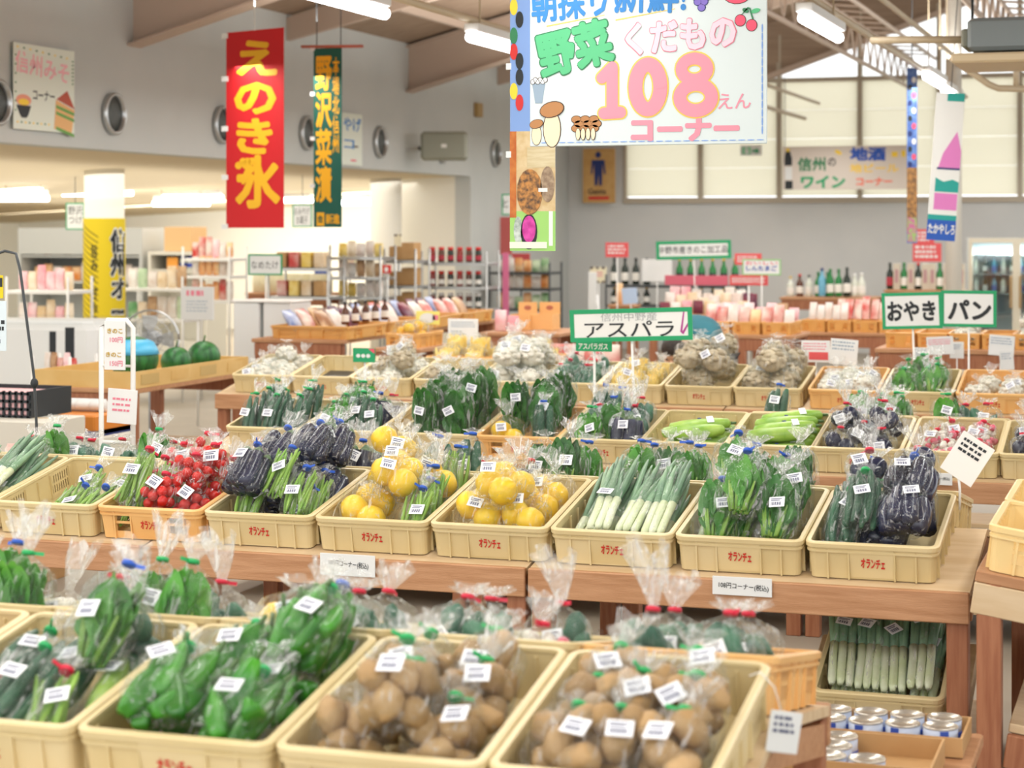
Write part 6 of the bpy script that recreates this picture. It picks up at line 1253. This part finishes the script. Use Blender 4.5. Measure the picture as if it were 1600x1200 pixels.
# corner rack with grey goods
a, b = atY(775, 430, 23.3), atY(868, 430, 23.3); rack('dark framed corner rack of mixed goods', (a + b) / 2, b.x - a.x, .5, (.7, .95, 1.15), .014, BLKM)
for z in (.7, .95, 1.15): pouches((a.x + .05, 23.2, z), (b.x - .05, 23.2, z), 6, SHN(z, (.7, .95, 1.15)) + ' of the corner rack', [C_['white_foil'], C_['white_foil'], C_['orange_foil'], C_['green_foil']], .13, .17)
s = Card('nobori_banner', 'narrow pink upright banner on a white pole in far corner', 'banner', 785, 395, 795, 495, 21, pm('pink_cloth', 'd9749a', .7)); s.stick(zdown=0, r=.012, x=.05); 
# --- shopper bending over behind the fourth table
SKIN = pm('skin', 'd9ab8a', .5, sss=.1); TEE = pm('teal_shirt', '2b7483', .75, '236674', 6); NAV = pm('navy_vest', '22304e', .75); HAIR = pm('dark_hair', '2a2320', .6, '3a302a', 60); JEAN = pm('dark_trousers', '3a4150', .8)
def skin(name, pts, edges, rad, mat, parent, lv=2):
    me = bpy.data.meshes.new(name); me.from_pydata(pts, edges, []); o = put(name, me, parent); me.materials.append(mat)
    md = o.modifiers.new('s', 'SKIN'); md.use_smooth_shade = True; me.skin_vertices or None
    for i, r in enumerate(rad): me.skin_vertices[0].data[i].radius = (r, r) if not isinstance(r, tuple) else r
    me.skin_vertices[0].data[0].use_root = True
    sd = o.modifiers.new('u', 'SUBSURF'); sd.levels = lv; sd.render_levels = lv; return o
pc = at(1090, 549, 13.5); per = thing('person', 'person in a teal shirt bending over, hidden partly by the asparagus sign', 'person', TR(pc.x, pc.y, 0) @ RZ(R(62)) @ SCL(.93, .93, .93))
# faces -x and towards the camera; hips behind, torso bent level, head low at the left
B = [(.18, .05, .84), (.16, .05, .98), (.05, .02, 1.06), (-.10, -.02, 1.05), (-.20, -.05, 1.0), (-.28, -.07, .96)]
body = skin('body', B + [(.20, -.04, .82), (.17, -.05, .46), (.22, -.04, .08), (.12, -.06, .04), (.20, .14, .82), (.17, .15, .46), (.22, .14, .08), (.12, .16, .04), (-.12, -.18, 1.0), (-.10, -.22, .78), (-.24, -.20, .68), (-.30, -.2, .66), (-.12, .13, 1.0), (-.12, .17, .78), (-.26, .13, .68), (-.32, .12, .66)],
 [(0, 1), (1, 2), (2, 3), (3, 4), (4, 5), (0, 6), (6, 7), (7, 8), (8, 9), (0, 10), (10, 11), (11, 12), (12, 13), (3, 14), (14, 15), (15, 16), (16, 17), (3, 18), (18, 19), (19, 20), (20, 21)],
 [.13, .13, .14, .13, .07, .055, .085, .06, .045, .035, .085, .06, .045, .035, .06, .042, .03, .03, .06, .042, .03, .03], SKIN, per)
skin('shirt', [(.17, .05, .90), (.16, .05, .99), (.05, .02, 1.07), (-.10, -.02, 1.06), (-.18, -.04, 1.02), (-.12, -.19, 1.0), (-.105, -.22, .86), (-.12, .14, 1.0), (-.12, .17, .86)], [(0, 1), (1, 2), (2, 3), (3, 4), (3, 5), (5, 6), (3, 7), (7, 8)], [.15, .15, .16, .15, .09, .085, .065, .085, .065], TEE, per)
skin('trousers', [(.18, .05, .86), (.20, -.04, .80), (.17, -.05, .46), (.22, -.04, .1), (.20, .14, .80), (.17, .15, .46), (.22, .14, .1)], [(0, 1), (1, 2), (2, 3), (0, 4), (4, 5), (5, 6)], [.14, .1, .075, .06, .1, .075, .06], JEAN, per)
HM = TR(-.36, -.09, .93) @ RZ(R(15)) @ RY(R(-50))
m = MB(); m.ball(.075, .078, .105, 18, 14)
for s_ in (-1, 1): m.ball(.012, .02, .03, 8, 6, M=TR(.0, s_ * .078, -.005))
m.ball(.018, .014, .02, 8, 6, M=TR(-.078, 0, -.012)); m.ball(.012, .024, .008, 8, 6, M=TR(-.068, 0, -.05)); m.build('head', SKIN, per, HM)
for s_ in (-1, 1): MB().ball(.008, .012, .007, 8, 6, M=TR(-.07, s_ * .03, .01)).build('eye', BLK, per, HM)
m = MB(); m.ball(.086, .086, .1, 18, 12, M=TR(.018, 0, .022), nz=.06); m.build('hair', HAIR, per, HM)
for s_, y in ((-1, -.2), (1, .12)):
    for k in range(5):
        o = (k - 2) * .016; L = (.05, .075, .08, .075, .06)[k]
        q = MB().tube([(-.30 - .01, y + o, .655), (-.335, y + o * 1.1, .64), (-.335 - L * .6, y + o * 1.2, .62), (-.335 - L * .8, y + o * 1.2, .60)] if k else [(-.30, y - .03 * s_, .66), (-.33, y - .05 * s_, .65), (-.36, y - .055 * s_, .63)], .008, 7); q.build('finger', SKIN, per)
flat_table('pine table in front of the bending shopper', pc.x - 1.0, pc.x - .48, pc.y - .45, pc.y + .1, .6)
for k in range(4): pouch(TR(pc.x - .92 + k * .12, pc.y - .2, .6), 'red pack, %s from left below the bending shopper' % ORD[k], C_['red_foil'], .14, .3, .07, 'red packs below the shopper')

# every sign stick ends on whatever stands under it
bpy.context.view_layer.update()
dg = bpy.context.evaluated_depsgraph_get()
for o, w, root in STICKS:
    q = Vector((w.x, w.y, w.z - .012)); own = {c.name for c in root.children}; hit = None
    for _ in range(12):
        ok, p, n, i, ob, mm = SC.ray_cast(dg, q, Vector((0, 0, -1)))
        if not ok: break
        if ob.name in own or ob.name.startswith('bag_film') or ob.name.startswith('leaves') or ob.name.startswith('tie'): q = p - Vector((0, 0, .002)); continue
        hit = p; break
    zl = (hit.z if hit else 0) - root.matrix_world.translation.z
    h = [v.co.z for v in o.data.vertices]; lo = min(h)
    for v in o.data.vertices:
        if v.co.z < lo + 1e-4: v.co.z = zl
